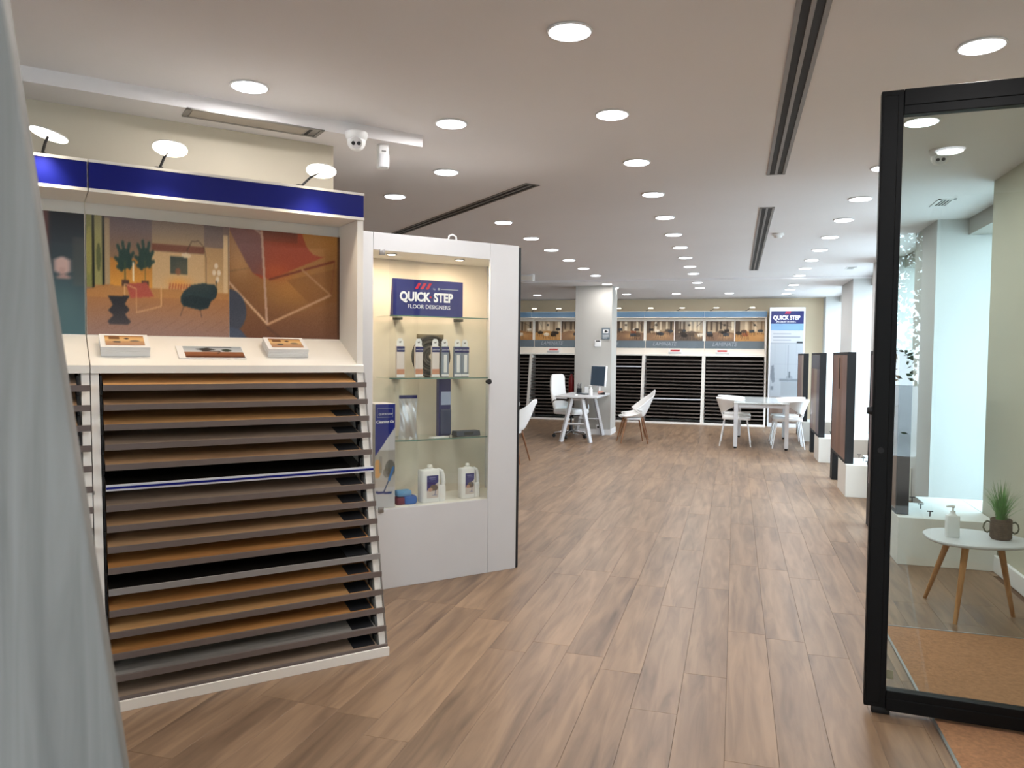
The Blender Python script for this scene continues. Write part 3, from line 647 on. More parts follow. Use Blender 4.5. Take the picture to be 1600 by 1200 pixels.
# slim hanging packages
M_PK1 = mat('pale_carton', '#ddd2cc', .5); M_PK2 = mat('grey_blister', '#8d97a4', .3); M_NAVY = mat('navy_print', '#262a66', .4)
M_SAL = mat('salmon_print', '#c98d70', .5)
for i, (x_, k, lab) in enumerate(((.54, 0, 'slim pale hanging package standing alone on middle glass shelf'), (.68, 0, 'slim pale hanging package in front of the dark mop pad'), (.79, 0, 'slim pale package between the mop pad and grey packages'),
                                   (.87, 1, 'first slim grey package right after the pale ones'), (.956, 1, 'middle one of the three slim grey packages'), (1.022, 1, 'slim grey package at the end next to lock'))):
    t = dthing('slim_package', lab, 'package', x_, 1.10+.02*(i % 2), SH2, 'slim packages on the middle glass shelf')
    MB().box(-.027, .027, -.012, .012, 0, .205).build('blister', M_PK2 if k else M_PK1, t, bevel=.003)
    MB().box(-.0275, .0275, -.0135, -.0122, .165, .20).build('navy_band', M_NAVY, t); text('QUICK·STEP', .0105, -.0245, -.0137, .178, M_TXTW, t, sx=.9, depth=.0003)
    MB().box(-.027, .027, -.0135, -.0122, .005, .02).build('base_print', M_PLAST, t)
    if not k: MB().box(-.026, .026, -.0135, -.0122, .02, .055).build('picture_print', M_SAL, t)
    else: MB().box(-.012, .012, -.016, -.012, .03, .15).build('tube', M_PLAST, t, bevel=.004)
    tb = MB(); N = 10
    o_ = [(-.022, .205), (.022, .205), (.022, .235), (.012, .252), (-.012, .252), (-.022, .235)]
    tb.prismy(o_, -.002, .0); tb.build('hang_tab', M_PLAST, t); MB().prismy([(-.008, .226), (.0, .223), (.009, .228), (.008, .236), (.0, .232), (-.007, .233)], -.003, -.0021).build('hang_hole', M_ALU, t)
# mop pad
t = dthing('mop_pad', 'round dark grey mop pad standing behind the slim packages', 'mop pad', .81, 1.20, SH2)
mb = MB()
for j in range(7):
    a = .135-j*.018; mb.tube([(a*math.cos(th), .006*(j % 2), .137+a*math.sin(th)) for th in [k*math.pi/12 for k in range(25)]], .0105, 7)
mb.build('pad_loops', mat('charcoal_microfibre', '#4d4844', .9, var=.2, scale=30, bump=.5), t)
MB().rbox(-.10, .10, .012, .022, .255, .285, .004).build('clip', mat('brown_clip', '#75664f', .6), t)
# third shelf
t = dthing('foil_pouch', 'shiny silver foil pouch on lowest glass shelf', 'pouch', .608, 1.12, SH3, rz=R(-6))
def pouch(a, b):
    x = (a-.5)*(.13-.02*math.sin(b*math.pi)); d = .02*math.sin(math.pi*a)*math.sin(math.pi*min(1, b*1.15))+.004*math.sin(a*17+b*11)
    return x, -d, b*.262
def pouch2(a, b): x, y, z = pouch(1-a, b); return x, -y*.8, z
MB().grid(pouch, 14, 16).grid(pouch2, 14, 16).build('foil_bag', mat('silver_foil', '#e6e6ec', .28, .8, var=.1), t)
MB().box(-.06, .06, -.006, .006, .262, .283).build('header_strip', M_NAVY, t)
t = dthing('navy_carton', 'tall narrow navy carton with clear window, lowest glass shelf', 'carton', .90, 1.19, SH3)
MB().box(-.045, .045, -.02, .02, .0, .385).build('carton', M_NAVY, t, bevel=.002); MB().box(-.03, .044, -.024, -.0205, .21, .30).build('window_print', mat('pale_blue_print', '#a9b6d6', .4), t); MB().box(-.035, .046, -.03, -.0205, .01, .18).build('handle_pack', mat('slate_plastic', '#3a4465', .4), t, bevel=.004)
t = dthing('grip_pad', 'flat dark slate pad lying at end of lowest glass shelf', 'pad', 1.04, 1.12, SH3)
MB().prismx([(-.04, 0), (.05, 0), (.04, .034), (-.03, .034)], -.09, .09).build('pad', mat('slate_pad', '#39414f', .6), t, bevel=.003); MB().prismx([(-.0385, .008), (-.0365, .008), (-.033, .027), (-.035, .027)], -.035, .035).build('label_print', M_BLKM, t)
o = MB().box(-.07, .05, -.02, .04, 0, .005).build('leaflet', M_PLAST, None, loc=diag(.83, 1.085, SH3), rot=(0, 0, A48+.2)); tag(o, 'small white leaflet lying flat on lowest glass shelf', 'leaflet')
# bottom
t = dthing('cleaning_kit_box', 'tall blue and white cleaning kit box at showcase edge', 'box', .40, 1.0, SH4)
MB().box(-.067, .067, 0, .18, 0, .655).build('carton', mat('kit_carton', '#cfcdd0', .5), t)
p = Pic(40, 150, '#cac8cc'); p.vgrad(0, .45, 1, .8, '#a8a29c', '#c4beba'); p.poly([(0, 0), (1, 0), (1, .22), (0, .5)], '#1f2a7e'); p.ell(.12, .62, .2, .09, '#d9a468'); p.rect(.2, .5, .35, .66, '#8a8682', .7)
p.ell(.75, .62, .25, .08, '#5f5e5a', .8); p.ell(.6, .66, .2, .05, '#6a6258', .6); p.line(.85, .66, .45, .84, .012, '#28406c'); p.line(.9, .62, .7, .73, .03, '#4a78b8'); p.poly([(.05, .835), (.85, .85), (.8, .87), (.05, .855)], '#30427e'); p.vgrad(0, .72, .02, .8, '#b0a8a0', '#a09890')
p.blur(1).build('front_print', (-.066, -.0012, .653), (.132, 0, 0), (0, 0, -.651), t)
text('QUICK·STEP', .017, -.045, -.003, .585, M_TXTW, t, depth=.0003); text('Cleaning Kit', .024, -.062, -.003, .535, M_TXTW, t, bold=.0005, depth=.0003, shear=.2)
mb = MB(); mb.box(-.055, .05, -.003, -.002, .625, .627).box(-.055, .05, -.003, -.002, .57, .572).box(-.055, -.053, -.003, -.002, .57, .627).box(.048, .05, -.003, -.002, .57, .627).build('logo_frame', M_TXTG, t)
t = dthing('cloth_pack', 'folded blue and red cleaning cloths at foot of kit box', 'cloths', .57, 1.06, SH4)
MB().rbox(-.07, .03, -.02, .06, 0, .045, .015).build('red_cloth', mat('maroon_cloth', '#6e3444', .9), t); MB().rbox(-.02, .07, -.03, .05, .0, .05, .02).build('blue_cloth', mat('blue_cloth', '#3f6bb2', .9, bump=.3), t); MB().rbox(-.06, .04, -.01, .06, .05, .085, .015).build('light_cloth', mat('light_blue_cloth', '#6f9fc8', .9), t)
def jug(label, x_, y_, w_, h_, group):
    t = dthing('cleaner_jug', label, 'bottle', x_, y_, SH4, group)
    hw = w_/2
    # body with a real handle opening: outline extruded with round edges
    d = w_*.22
    MB().rbox(-hw, hw*.45, -d, d, 0, h_*.86, w_*.09).build('jug_body', M_PLAST, t)
    MB().rbox(hw*.40, hw, -d*.8, d*.8, 0, h_*.42, w_*.08).build('handle_foot', M_PLAST, t)
    MB().tube([(hw*.86, 0, h_*.38), (hw*.93, 0, h_*.5), (hw*.84, 0, h_*.68), (hw*.76, 0, h_*.79), (hw*.5, 0, h_*.83), (hw*.3, 0, h_*.8)], w_*.085, 10).build('handle', M_PLAST, t)
    MB().lathe([(w_*.36, h_*.84), (w_*.22, h_*.88), (w_*.12, h_*.90), (w_*.11, h_*.92)], c=(-hw*.2, 0), sy=.6).build('shoulder', M_PLAST, t)
    MB().lathe([(w_*.10, h_*.91), (w_*.105, h_*.93), (w_*.095, h_*.985), (w_*.05, h_)], c=(-hw*.2, 0)).build('cap', M_CREAM, t)
    p = Pic(40, 60, '#cfc6c2'); p.poly([(0, 0), (1, 0), (1, .3), (0, .68)], '#2a2f78'); p.ell(.6, .55, .35, .14, '#6a6058'); p.ell(.3, .62, .2, .08, '#b89484'); p.line(.8, .5, .7, .85, .03, '#43507c'); p.rect(.2, .08, .75, .13, '#c8cce8', .5); p.rect(.3, .17, .8, .2, '#c8cce8', .4); p.rect(.45, .86, .9, .89, '#6070a0')
    p.blur(1).build('label', (-hw*.62, -d-.001, h_*.72), (w_*.46, 0, 0), (0, 0, -h_*.6), t); return t
jug('larger white cleaner jug on showcase floor beside blue cloths', .755, 1.06, .18, .245, 'white jugs in the showcase')
jug('smaller white cleaner jug on showcase floor near the lock side', 1.035, 1.065, .145, .235, 'white jugs in the showcase')
# ================================================================== CEILING FITTINGS
def downlight_proto():
    t = thing('downlight', '', 'downlight')
    MB().lathe([(.080, 0), (.092, -.002), (.093, -.005), (.090, -.009), (.082, -.008)], n=24).build('rim', M_PLAST, t)
    MB().lathe([(.081, -.0085), (.084, -.0095), (.078, -.0125), (.001, -.013)], n=24).build('diffuser', M_LAMP, t)
    l = bpy.data.lights.new('downlight_lamp', 'AREA'); l.shape = 'DISK'; l.size = .14; l.energy = LAMP_W; l.color = (1, .975, .96)
    lo = bpy.data.objects.new('downlight_lamp', l); COL.objects.link(lo); lo.parent = t; lo.location = (0, 0, -.02)
    return t
DLP = downlight_proto(); first = [True]
def downlight(x, y, z, lab, group):
    if first[0]: DLP.location = (x, y, z); DLP['label'] = lab; DLP['group'] = group; first[0] = False; return DLP
    return dup(DLP, (x, y, z), 0, lab, group)
NTH = ['nearest', 'second', 'third', 'fourth', 'fifth', 'sixth', 'seventh', 'eighth', 'ninth', 'tenth', 'eleventh', 'twelfth', 'thirteenth', 'fourteenth', 'fifteenth']
ROWS = [('middle row', -.665, [0.93, 1.995, 3.057, 4.156, 5.219, 6.28, 7.347, 8.408, 9.417, 10.409, 11.464, 12.454], [13.62, 14.68], 2),
        ('row along the windows', .945, [1.5, 2.55, 3.622, 4.693, 5.761, 6.833, 7.839, 8.931, 9.967, 10.995, 12.005, 13.025], [14.3, 15.25, 16.3], 2),
        ('row over the desk side', -2.225, [7.286, 8.357, 9.332, 10.391, 11.434, 12.484], [13.65, 14.45], 0)]
for nm, X_, ys, ys2, skip in ROWS:
    n_ = 0
    for j, y_ in enumerate(ys+ys2):
        lab = ('ceiling downlight overhead in the %s, %s' % (nm, ('behind the viewer', 'just above the viewer')[j])) if j < skip else 'round ceiling downlight, %s one in the %s' % (NTH[n_] if n_ else 'nearest', nm)
        if j >= skip: n_ += 1
        downlight(X_, y_, CZ if j < len(ys) else CZ2, lab, 'downlights in the '+nm)
for x_, y_, lab in ((-2.307, 3.29, 'round ceiling downlight above the blue header near the grey panel'), (-1.564, 4.098, 'round ceiling downlight between camera dome and middle row'),
                    (-2.012, 5.178, 'round ceiling downlight above the showcase, nearer of two'), (-2.735, 5.879, 'round ceiling downlight above the showcase, farther of two')):
    downlight(x_, y_, CZ, lab, 'downlights near the showcase')
for x_, y_, lab in ((-4.1, 15.98, 'round ceiling downlight before back racks, behind the column'), (-2.2, 16.0, 'round ceiling downlight before back racks, next to the column'), (-1.19, 16.0, 'round ceiling downlight before back racks, middle of the open part'), (-.15, 16.0, 'round ceiling downlight before back racks, nearest the window row')):
    downlight(x_, y_, CZ2, lab, 'downlights before the back racks')

def slot(label, loc, rz, L_, W_, group, closed=False):
    t = thing('linear_diffuser', label, 'air diffuser', loc, rz, group)     # local x along its length
    fr = MB(); e = .02
    fr.box(0, L_, -W_/2, -W_/2+e, -.006, .0).box(0, L_, W_/2-e, W_/2, -.006, 0).box(0, e, -W_/2, W_/2, -.006, 0).box(L_-e, L_, -W_/2, W_/2, -.006, 0)
    fr.build('frame', M_ALU, t)
    MB().box(e, L_-e, -W_/2+e, W_/2-e, -.0015, 0).build('dark_slot', M_ALU if closed else M_BLKM, t)
    if closed:
        MB().hexa([(.03, -W_/2+.022), (L_-.09, -W_/2+.022), (L_-.09, W_/2-.022), (.03, W_/2-.022)], -.005, -.0015).build('blade', mat('beige_grille', '#a39a8e', .5), t)
        MB().box(L_-.075, L_-.06, -W_/2+.022, W_/2-.022, -.0045, -.0015).build('end_slot', M_BLKM, t)
    else:
        for y_ in (-.006,): MB().box(e, L_-e, -.009, .009, -.006, -.0015).build('blade', M_ALU, t)
    return t
slot('long black twin-slot diffuser on the ceiling, the nearer one', (.245, 1.6, CZ), R(90), 4.2, .125, 'twin-slot diffusers')
slot('long black twin-slot diffuser on the ceiling, the farther one', (.235, 7.06, CZ), R(90), 5.08, .125, 'twin-slot diffusers')
slot('black twin-slot diffuser running diagonally above the showcase', (-1.51, 5.71, CZ), R(135.5), 3.1, .125, 'twin-slot diffusers')
px, py, pz = diag(-.79, .80, 2.70)
slot('short closed beige linear grille above the blue header', (px, py, pz), A48, .71, .165, 'twin-slot diffusers', True)
def vent(x, y, label, z=CZ):
    t = thing('ceiling_vent', label, 'ceiling vent', (x, y, z), 0, 'small ceiling vents over the windows')
    a, b = .065, .155
    MB().box(-a, a, -b, -b+.025, -.005, 0).box(-a, a, b-.025, b, -.005, 0).box(-a, -a+.02, -b, b, -.005, 0).box(a-.02, a, -b, b, -.005, 0).build('frame', M_PLAST, t)
    MB().box(-a+.02, a-.02, -b+.025, b-.025, -.0012, 0).build('dark_inside', M_BLKM, t)
    for k in range(4): MB().box(-a+.021+k*.024, -a+.030+k*.024, -b+.026, b-.026, -.004, -.0012).build('slat', M_PLAST, t)
t = vent(1.30, 4.02, 'small ceiling vent just above top rail of glass door'); 
vent(1.62, 7.16, 'small ceiling vent seen through the glass door'); vent(1.57, 12.1, 'small ceiling vent at the far window bay')
vent(1.05, 16.6, 'small ceiling vent near the banner cabinet', CZ2)
t = thing('smoke_detector', 'round white smoke detector beside the far twin-slot diffuser', 'smoke detector', (.40, 8.59, CZ))
MB().lathe([(.055, 0), (.06, -.008), (.06, -.02), (.05, -.026)], n=20).build('base', M_PLAST, t); MB().lathe([(.045, -.026), (.04, -.042), (.015, -.048), (.001, -.049)], n=20).build('sensor_head', M_PLAST, t)
def dome(loc, label, aim):
    t = thing('dome_camera', label, 'security camera', loc, aim, 'white dome cameras')     # looks along local -y
    MB().lathe([(.062, 0), (.064, -.012), (.058, -.035), (.05, -.042)], n=24).build('base', M_PLAST, t)
    vs = MB(); prof = [(.052*math.cos(R(a)), -.05+.052*math.sin(R(a))) for a in range(50, -91, -14)]
    vs.lathe([(max(p[0], .0008), p[1]) for p in prof], n=24); vs.build('ball', M_PLAST, t)
    c = MB().cyl((0, -.030, -.058), (0, -.053, -.070), .036, .033, 20); q = c.build('lens_face', mat('camera_face', '#d9d9db', .3), t)
    for x_ in (-.015, .015): MB().cyl((x_, -.050, -.070), (x_, -.055, -.0725), .0115, .010, 14).build('lens', M_BLKM, q)
    MB().tube([(.036*math.cos(R(a)), -.036-.012*math.sin(R(a)), -.035+.004*math.sin(R(a))) for a in range(20, 161, 14)], .003, 6).build('shroud', M_STEEL, t)
dome((-2.06, 3.92, 2.70), 'white dome camera over the blue-header rack', R(26))
dome((1.19, 5.36, CZ), 'white dome camera seen through the glass door', R(-8))
t = thing('motion_sensor', 'white motion sensor hanging beside the dome camera', 'motion sensor', (-2.03, 4.19, 2.70), R(40))
MB().rbox(-.033, .033, -.03, .02, -.14, 0, .012).build('housing', M_PLAST, t, bevel=.002); MB().grid(lambda a, b: (.033*math.cos(math.pi*a), -.03-.016*math.sin(math.pi*a), -.135+.075*b), 10, 4).build('lens_window', mat('sensor_window', '#e4e4e8', .3), t); MB().box(-.012, .012, -.034, -.029, -.045, -.038).build('indicator', M_ALU, t)
t = thing('emergency_light', 'small white emergency light box under ceiling past the showcase', 'emergency light', (-3.30, 12.2, CZ))
MB().rbox(-.11, .11, -.05, .05, -.11, 0, .01).build('housing', M_PLAST, t); MB().box(-.09, .09, -.06, -.05, -.09, -.03).build('cover', M_CREAM, t)

# ================================================================== DOOR, MAT, ENTRY TABLE
dr = struct(bpy.data.objects.new('door_1', None)); COL.objects.link(dr); dr.location = (.545, 3.44, 0); dr.rotation_euler = (0, 0, R(-4.4))
DW, ST, DT = 1.12, .082, .05
def prof_bar(mb, x0, x1, z0, z1): mb.box(x0, x1, 0, DT, z0, z1)
MB().box(0, ST, 0, DT, .03, 2.555).box(.006, ST-.02, -.006, 0, .05, 2.535).build('stile', M_BLACK, dr, bevel=.003)
MB().box(DW-ST, DW, 0, DT, .03, 2.555).build('stile', M_BLACK, dr, bevel=.003)
MB().box(ST+.001, DW-ST-.001, 0, DT, 2.455, 2.555).box(ST+.001, DW-ST-.001, -.005, 0, 2.49, 2.555).build('top_rail', M_BLACK, dr, bevel=.003)
MB().box(ST+.001, DW-ST-.001, 0, DT, .022, .105).box(ST+.001, DW-ST-.001, -.005, 0, .022, .075).build('bottom_rail', M_BLACK, dr, bevel=.003)
MB().box(ST-.004, DW-ST+.004, .02, .028, .10, 2.46).build('door_glass', M_DGLASS, dr)
MB().rbox(.03, .10, .008, .042, 0, .03, .006).build('pivot_foot', M_BLKM, dr)
MB().cyl((-.018, .025, 1.26), (0, .025, 1.26), .014, .018).build('latch', M_BLKM, dr); MB().cyl((.035, -.012, 1.10), (.035, -.005, 1.10), .012).build('keyhole', M_BLKM, dr)
MB().box(ST+.003, ST+.028, .0185, .0198, .15, .185).build('sticker', mat('olive_sticker', '#8b8a72', .6), dr)

t = thing('doormat', 'orange-brown coir entrance mat framed by a steel strip', 'doormat', (0, 0, 0))
MB().box(.812, 1.745, .6, 4.58, .0005, .009).build('coir', mat('coir', '#c8926a', .95, var=.16, scale=60, bump=1.0), t)
MB().box(.800, .811, .6, 4.592, .0005, .011).box(.811, 1.745, 4.581, 4.592, .0005, .011).build('steel_strip', M_STEEL, t)

tx, ty, tz = 1.32, 4.86, .47
t = thing('side_table', 'small white three-legged side table behind the glass door', 'side table', (tx, ty, 0))
def ttop(n=40):
    return [(.275*math.cos(2*math.pi*k/n)*(1+.06*math.cos(3*2*math.pi*k/n)), .235*math.sin(2*math.pi*k/n)*(1+.05*math.cos(3*2*math.pi*k/n+.5))) for k in range(n)]
mb = MB(); P_ = ttop(); n = len(P_)
rings = [(.97, tz-.018), (1, tz-.012), (1, tz-.003), (.985, tz)]
vs = [(p[0]*s_, p[1]*s_, z) for s_, z in rings for p in P_]
mb.add(vs, [(g*n+i, g*n+(i+1) % n, (g+1)*n+(i+1) % n, (g+1)*n+i) for g in range(3) for i in range(n)], True); mb.add(vs[:n], [tuple(range(n))[::-1]]); mb.add(vs[-n:], [tuple(range(n))])
mb.build('tabletop', M_WHITE, t)
for fx, fy, hx, hy in ((1.155, 5.22, -.10, .10), (1.207, 4.752, -.07, -.10), (1.564, 4.992, .13, .02)):
    q = MB().tube([(fx-tx, fy-ty, 0), (hx, hy, tz-.018)], [.011, .019], 12).build('leg', M_OAK, t)
t = thing('pump_bottle', 'white hand sanitiser pump bottle on small side table', 'bottle', (1.197, 4.83, tz))
MB().rbox(-.036, .036, -.022, .022, 0, .125, .014).build('bottle_body', M_PLAST, t)
MB().lathe([(.026, .122), (.018, .132), (.013, .136), (.013, .15)], n=16).build('collar', M_PLAST, t); MB().tube([(0, 0, .15), (0, 0, .172)], .005, 8).tube([(.008, 0, .174), (-.01, 0, .177), (-.034, 0, .172)], [.008, .008, .005], 8).build('pump', M_PLAST, t)
t = thing('potted_grass', 'green grass plant in brown woven pot on side table', 'plant', (1.45, 4.87, tz)); t.scale = (.8, .8, .98)
mb = MB().lathe([(.058, 0), (.066, .01), (.068, .06), (.066, .115), (.060, .118), (.058, .095), (.001, .092)], n=28)
for k in range(9): mb.lathe([(.0665, .012+k*.0115), (.0695, .0165+k*.0115), (.0665, .021+k*.0115)], n=28)
mb.build('woven_pot', mat('brown_wicker', '#6c5848', .9, var=.25, scale=40, bump=.8), t)
for s_ in (-1, 1): MB().tube([(s_*.066, 0, .095), (s_*.088, 0, .10), (s_*.105, 0, .085), (s_*.11, 0, .062), (s_*.10, 0, .042), (s_*.084, 0, .035), (s_*.067, 0, .045)], .0055, 8).build('ring_handle', mat('handle_wicker', '#6d6a58', .9, var=.2, scale=60), t)
mb = MB(); rr = random.Random(5)
for k in range(170):
    a = rr.random()*6.283; rb = rr.random()*.035; ln = rr.uniform(.13, .27); lean = rr.random()**1.3*.16+.01; w_ = rr.uniform(.0015, .0034)
    x0, y0 = rb*math.cos(a), rb*math.sin(a); side = Vector((-math.sin(a), math.cos(a), 0))*w_
    pts = []
    for j in range(6):
        q = j/5; rad_ = lean*q**1.8*1.1; pts.append(Vector((x0+math.cos(a)*rad_, y0+math.sin(a)*rad_, .09+ln*(q-.22*q*q*(lean/.12)))))
    vs = []; fs = []
    for j, p_ in enumerate(pts):
        k_ = 1-.85*(j/5)**2; vs += [p_-side*k_, p_+side*k_]
        if j: fs.append((2*j-2, 2*j-1, 2*j+1, 2*j))
    mb.add(vs, fs, True)
o = mb.build('grass_blades', mat('grass_green', '#5d8f45', .6, var=.35, scale=18), t); o['kind'] = 'stuff'

# leaning grey board close to the camera
M_GREYW = wood('grey_wood_grain', '#75736f', '#94918d', (22, 22, 1.4), 0.7, .0, c3='#666360')
pb = MB()
def gp(px_, z_): return px_, z_
ax = Vector((math.cos(yaw), math.sin(yaw), 0))
# right edge runs from (foot) to (top), both in the board's own plane
gb = thing('grey_board', 'tall leaning grey wood-grain board filling the picture edge beside racks', 'board', (-.869, .93, 0), yaw)
gb_h = 2.62; k_ = .1445   # sideways lean per metre of height
x_bot = .117; 
MB().prismy([(-1.15, 0), (x_bot, 0), (x_bot-k_*gb_h, gb_h), (-1.15, gb_h)][::-1], 0, .02).build('board_face', M_GREYW, gb, bevel=.004)

# ================================================================== WINDOW SIDE: LEDGES AND SAMPLE PANELS
M_LEDGE = mat('ledge_white', '#e3e1da', 0.5, var=.01)
M_PANW = [wood('panel_wood_%d' % k, a, b, (30, 1.5, 1.2), .4, .03) for k, (a, b) in enumerate((('#6d5348', '#8f7268'), ('#6a4a3a', '#8f6a56'), ('#57505a', '#857a7c'), ('#8a7868', '#a89684')))]
where = ['behind the glass door', 'in the nearer open window bay', 'in the middle window bay', 'in the far window bay behind the white table']
for i in range(4):
    Yb = 6.02+2.75*i-(.02 if i else 0)
    t = thing('window_ledge', 'low white bench box %s' % where[i], 'ledge', (1.145, Yb, 0), 0, 'white ledges along the windows')
    x1 = 1.775-1.145 if i == 0 else .632
    MB().box(0, .63, 0, .64, 0, .34).build('box', M_LEDGE, t, bevel=.003)
    if i: pass
    far_ = .95
    MB().box(.635, 1.20, max(0, [6.4, 8.93, 11.52, 14.75][i]+.02-Yb), far_, 0, .34).build('deep_box', M_LEDGE, t, bevel=.003)
    MB().box(.30, .634, .642, far_, 0, .34).build('back_box', M_LEDGE, t, bevel=.003)
    for k in range(3):
        MB().tube([(.225, .10+k*.29, .34), (.225, .10+k*.29, .375), ], .004, 6).cyl((.205, .10+k*.29, .376), (.245, .10+k*.29, .376), .004).build('hook', M_BLKM, t)
    Yp = Yb+.10
    t = thing('sample_panel_stand', 'tall black-framed wood flooring panel %s' % where[i], 'display panel', (1.145, Yp, 0), 0, 'black framed panels along the windows')
    Lp, T_, z0, z1 = 1.28, .085, .342, 1.535
    MB().box(0.0, T_, 0, .03, z0, z1).box(0, T_, Lp-.03, Lp, 0, z1).box(0, T_, .03, Lp-.03, z1-.03, z1).box(0, T_, .03, Lp-.03, z0, z0+.03).box(.012, T_, .03, Lp-.03, z0+.03, z1-.03).build('frame', M_NAVYB, t, bevel=.002)
    MB().box(0, T_, Lp-.20, Lp-.031, 0, z0-.001).build('foot', M_BLKM, t)
    n_ = 5; w_ = (z1-z0-.06)/n_
    for k in range(6):
        a, b = .031+k*(Lp-.062)/6, .031+(k+1)*(Lp-.062)/6-.002
        MB().box(.003, .012, a, b, z0+.031, z1-.031).build('plank', M_PANW[(i+k//2) % 4 if i != 1 else (0, 0, 1, 1, 0, 0)[k]], t)
    if i == 1: MB().box(-.002, .003, .62, .66, 1.12, 1.47).build('dark_strip', M_BLKM, t)
    if i == 2: MB().box(-.001, .003, .1, Lp-.1, 1.30, 1.50).build('header_print', mat('slate_header', '#5a5c66', .5), t)

# tall banner cabinet at back wall
t = thing('banner_cabinet', 'tall white cabinet with navy logo header and bathroom photo', 'cabinet', (.665, 16.95, 0))
MB().box(0, .70, .02, .45, 0, 2.50).build('carcass', M_WHITE, t, bevel=.003); MB().box(0, .70, 0, .019, 0, 2.50).build('front_panel', M_WHITE, t, bevel=.002)
MB().box(.03, .67, -.006, 0, 2.16, 2.42).build('navy_header', M_NAVY if False else mat('navy_header_print', '#14205f', .4), t); MB().box(.03, .67, -.006, 0, 2.02, 2.158).build('light_blue_band', M_LBLUE, t)
text('QUICK STEP', .12, .07, -.008, 2.245, M_TXTW, t, bold=.0035, sx=.80); text('SPECIALIST IN VINYL', .042, .13, -.008, 2.185, M_TXTW, t)
mb = MB()
for k in range(3): mb.add([(a+.30+k*.035, -.008, b) for a, b in ((0, 2.36), (.02, 2.36), (.05, 2.415), (.03, 2.415))], [(0, 1, 2, 3)])
mb.build('red_slashes', M_TXTR, t)
p = Pic(90, 220, '#bcc3cb'); p.vgrad(0, 0, 1, 1, '#ccd3dc', '#b4b9c0'); p.rect(0, 0, 1, .13, '#dfe2e8'); 
for k in range(3): p.rect(.08, .03+k*.035, .62+.28*(k % 2), .04+k*.035, '#98a0b0', .8)
p.rect(0, .13, 1, .14, '#9fa6ae', .6); p.rect(.8, .12, .98, .135, '#30363c'); p.line(.55, .16, .55, .55, .006, '#8a9098'); 
for k in range(6): p.rect(0, .2+k*.08, 1, .202+k*.08, '#9aa2aa', .3); p.rect(.15+k*.16, .14, .155+k*.16, .66, '#9aa2aa', .25)
p.poly([(.05, .38), (.12, .37), (.16, .55), (.09, .57), (.02, .5)], '#7c848e', .8); p.rect(.3, .52, 1, .545, '#8f979f'); p.ell(.6, .505, .1, .022, '#a4aab2'); p.line(.6, .45, .6, .5, .02, '#70787f'); p.rect(.35, .55, .98, .7, '#aeb4ba'); p.rect(.03, .6, .12, .64, '#6c747c', .7)
p.vgrad(0, .72, 1, 1, '#9a8478', '#7c685e'); p.rect(.1, .75, .3, 1, '#6a5448', .5); p.rect(.5, .72, .55, 1, '#54443a', .6)
p.a *= .80; p.blur(1).build('photo_print', (.03, -.004, 2.015), (.64, 0, 0), (0, 0, -1.93), t)

# column fittings
t = thing('cctv_sign', 'grey surveillance notice with white camera symbol on column', 'sign', (-2.29, 13.985, 1.965)); 
MB().box(-.075, .075, 0, .012, -.21, 0).build('plate', M_STRIP, t); MB().rbox(-.05, .05, -.002, 0, -.10, -.03, .0008).build('white_field', M_PLAST, t); MB().cyl((0, -.004, -.065), (0, -.002, -.065), .022).box(.02, .04, -.004, -.002, -.075, -.055).build('camera_symbol', M_BLKM, t); MB().box(-.055, .055, -.002, 0, -.14, -.13).box(-.055, .055, -.002, 0, -.165, -.157).box(-.055, .03, -.002, 0, -.19, -.182).build('fine_print', M_PLAST, t)
t = thing('thermostat', 'small white thermostat with dark display on column', 'thermostat', (-2.435, 13.985, 1.74)); MB().rbox(-.06, .06, 0, .014, -.12, 0, .004).build('housing', M_PLAST, t); MB().box(-.035, .05, -.002, 0, -.03, -.008).build('display', M_BLKM, t)
for k, z in enumerate((.30, .14)):
    t = thing('wall_socket', 'double wall socket low on column under desk, %s one' % ('upper', 'lower')[k], 'socket', (-2.40, 13.985, z), 0, 'sockets on the column'); MB().rbox(-.045, .045, 0, .014, -.04, .04, .004).build('plate', M_PLAST, t); MB().cyl((0, -.002, 0), (0, 0, 0), .022).build('socket_hole', M_BLKM, t)
t = thing('fire_extinguisher', 'red fire extinguisher with black valve beside the column', 'fire extinguisher', (-2.955, 14.18, .72))
MB().lathe([(.045, 0), (.055, .012), (.055, .26), (.04, .32), (.02, .36), (.02, .385)], n=20).build('cylinder_body', mat('extinguisher_red', '#7a1418', .3), t)
MB().rbox(-.03, .03, -.02, .02, .385, .42, .006).box(-.07, .03, -.01, .01, .42, .435).build('valve', M_BLKM, t); MB().tube([(.03, 0, .40), (.085, 0, .36), (.085, 0, .15), (.08, 0, .08)], .008, 8).build('hose', M_BLKM, t); MB().box(-.02, .136, .03, .075, .18, .21).build('wall_bracket', M_BLKM, t)

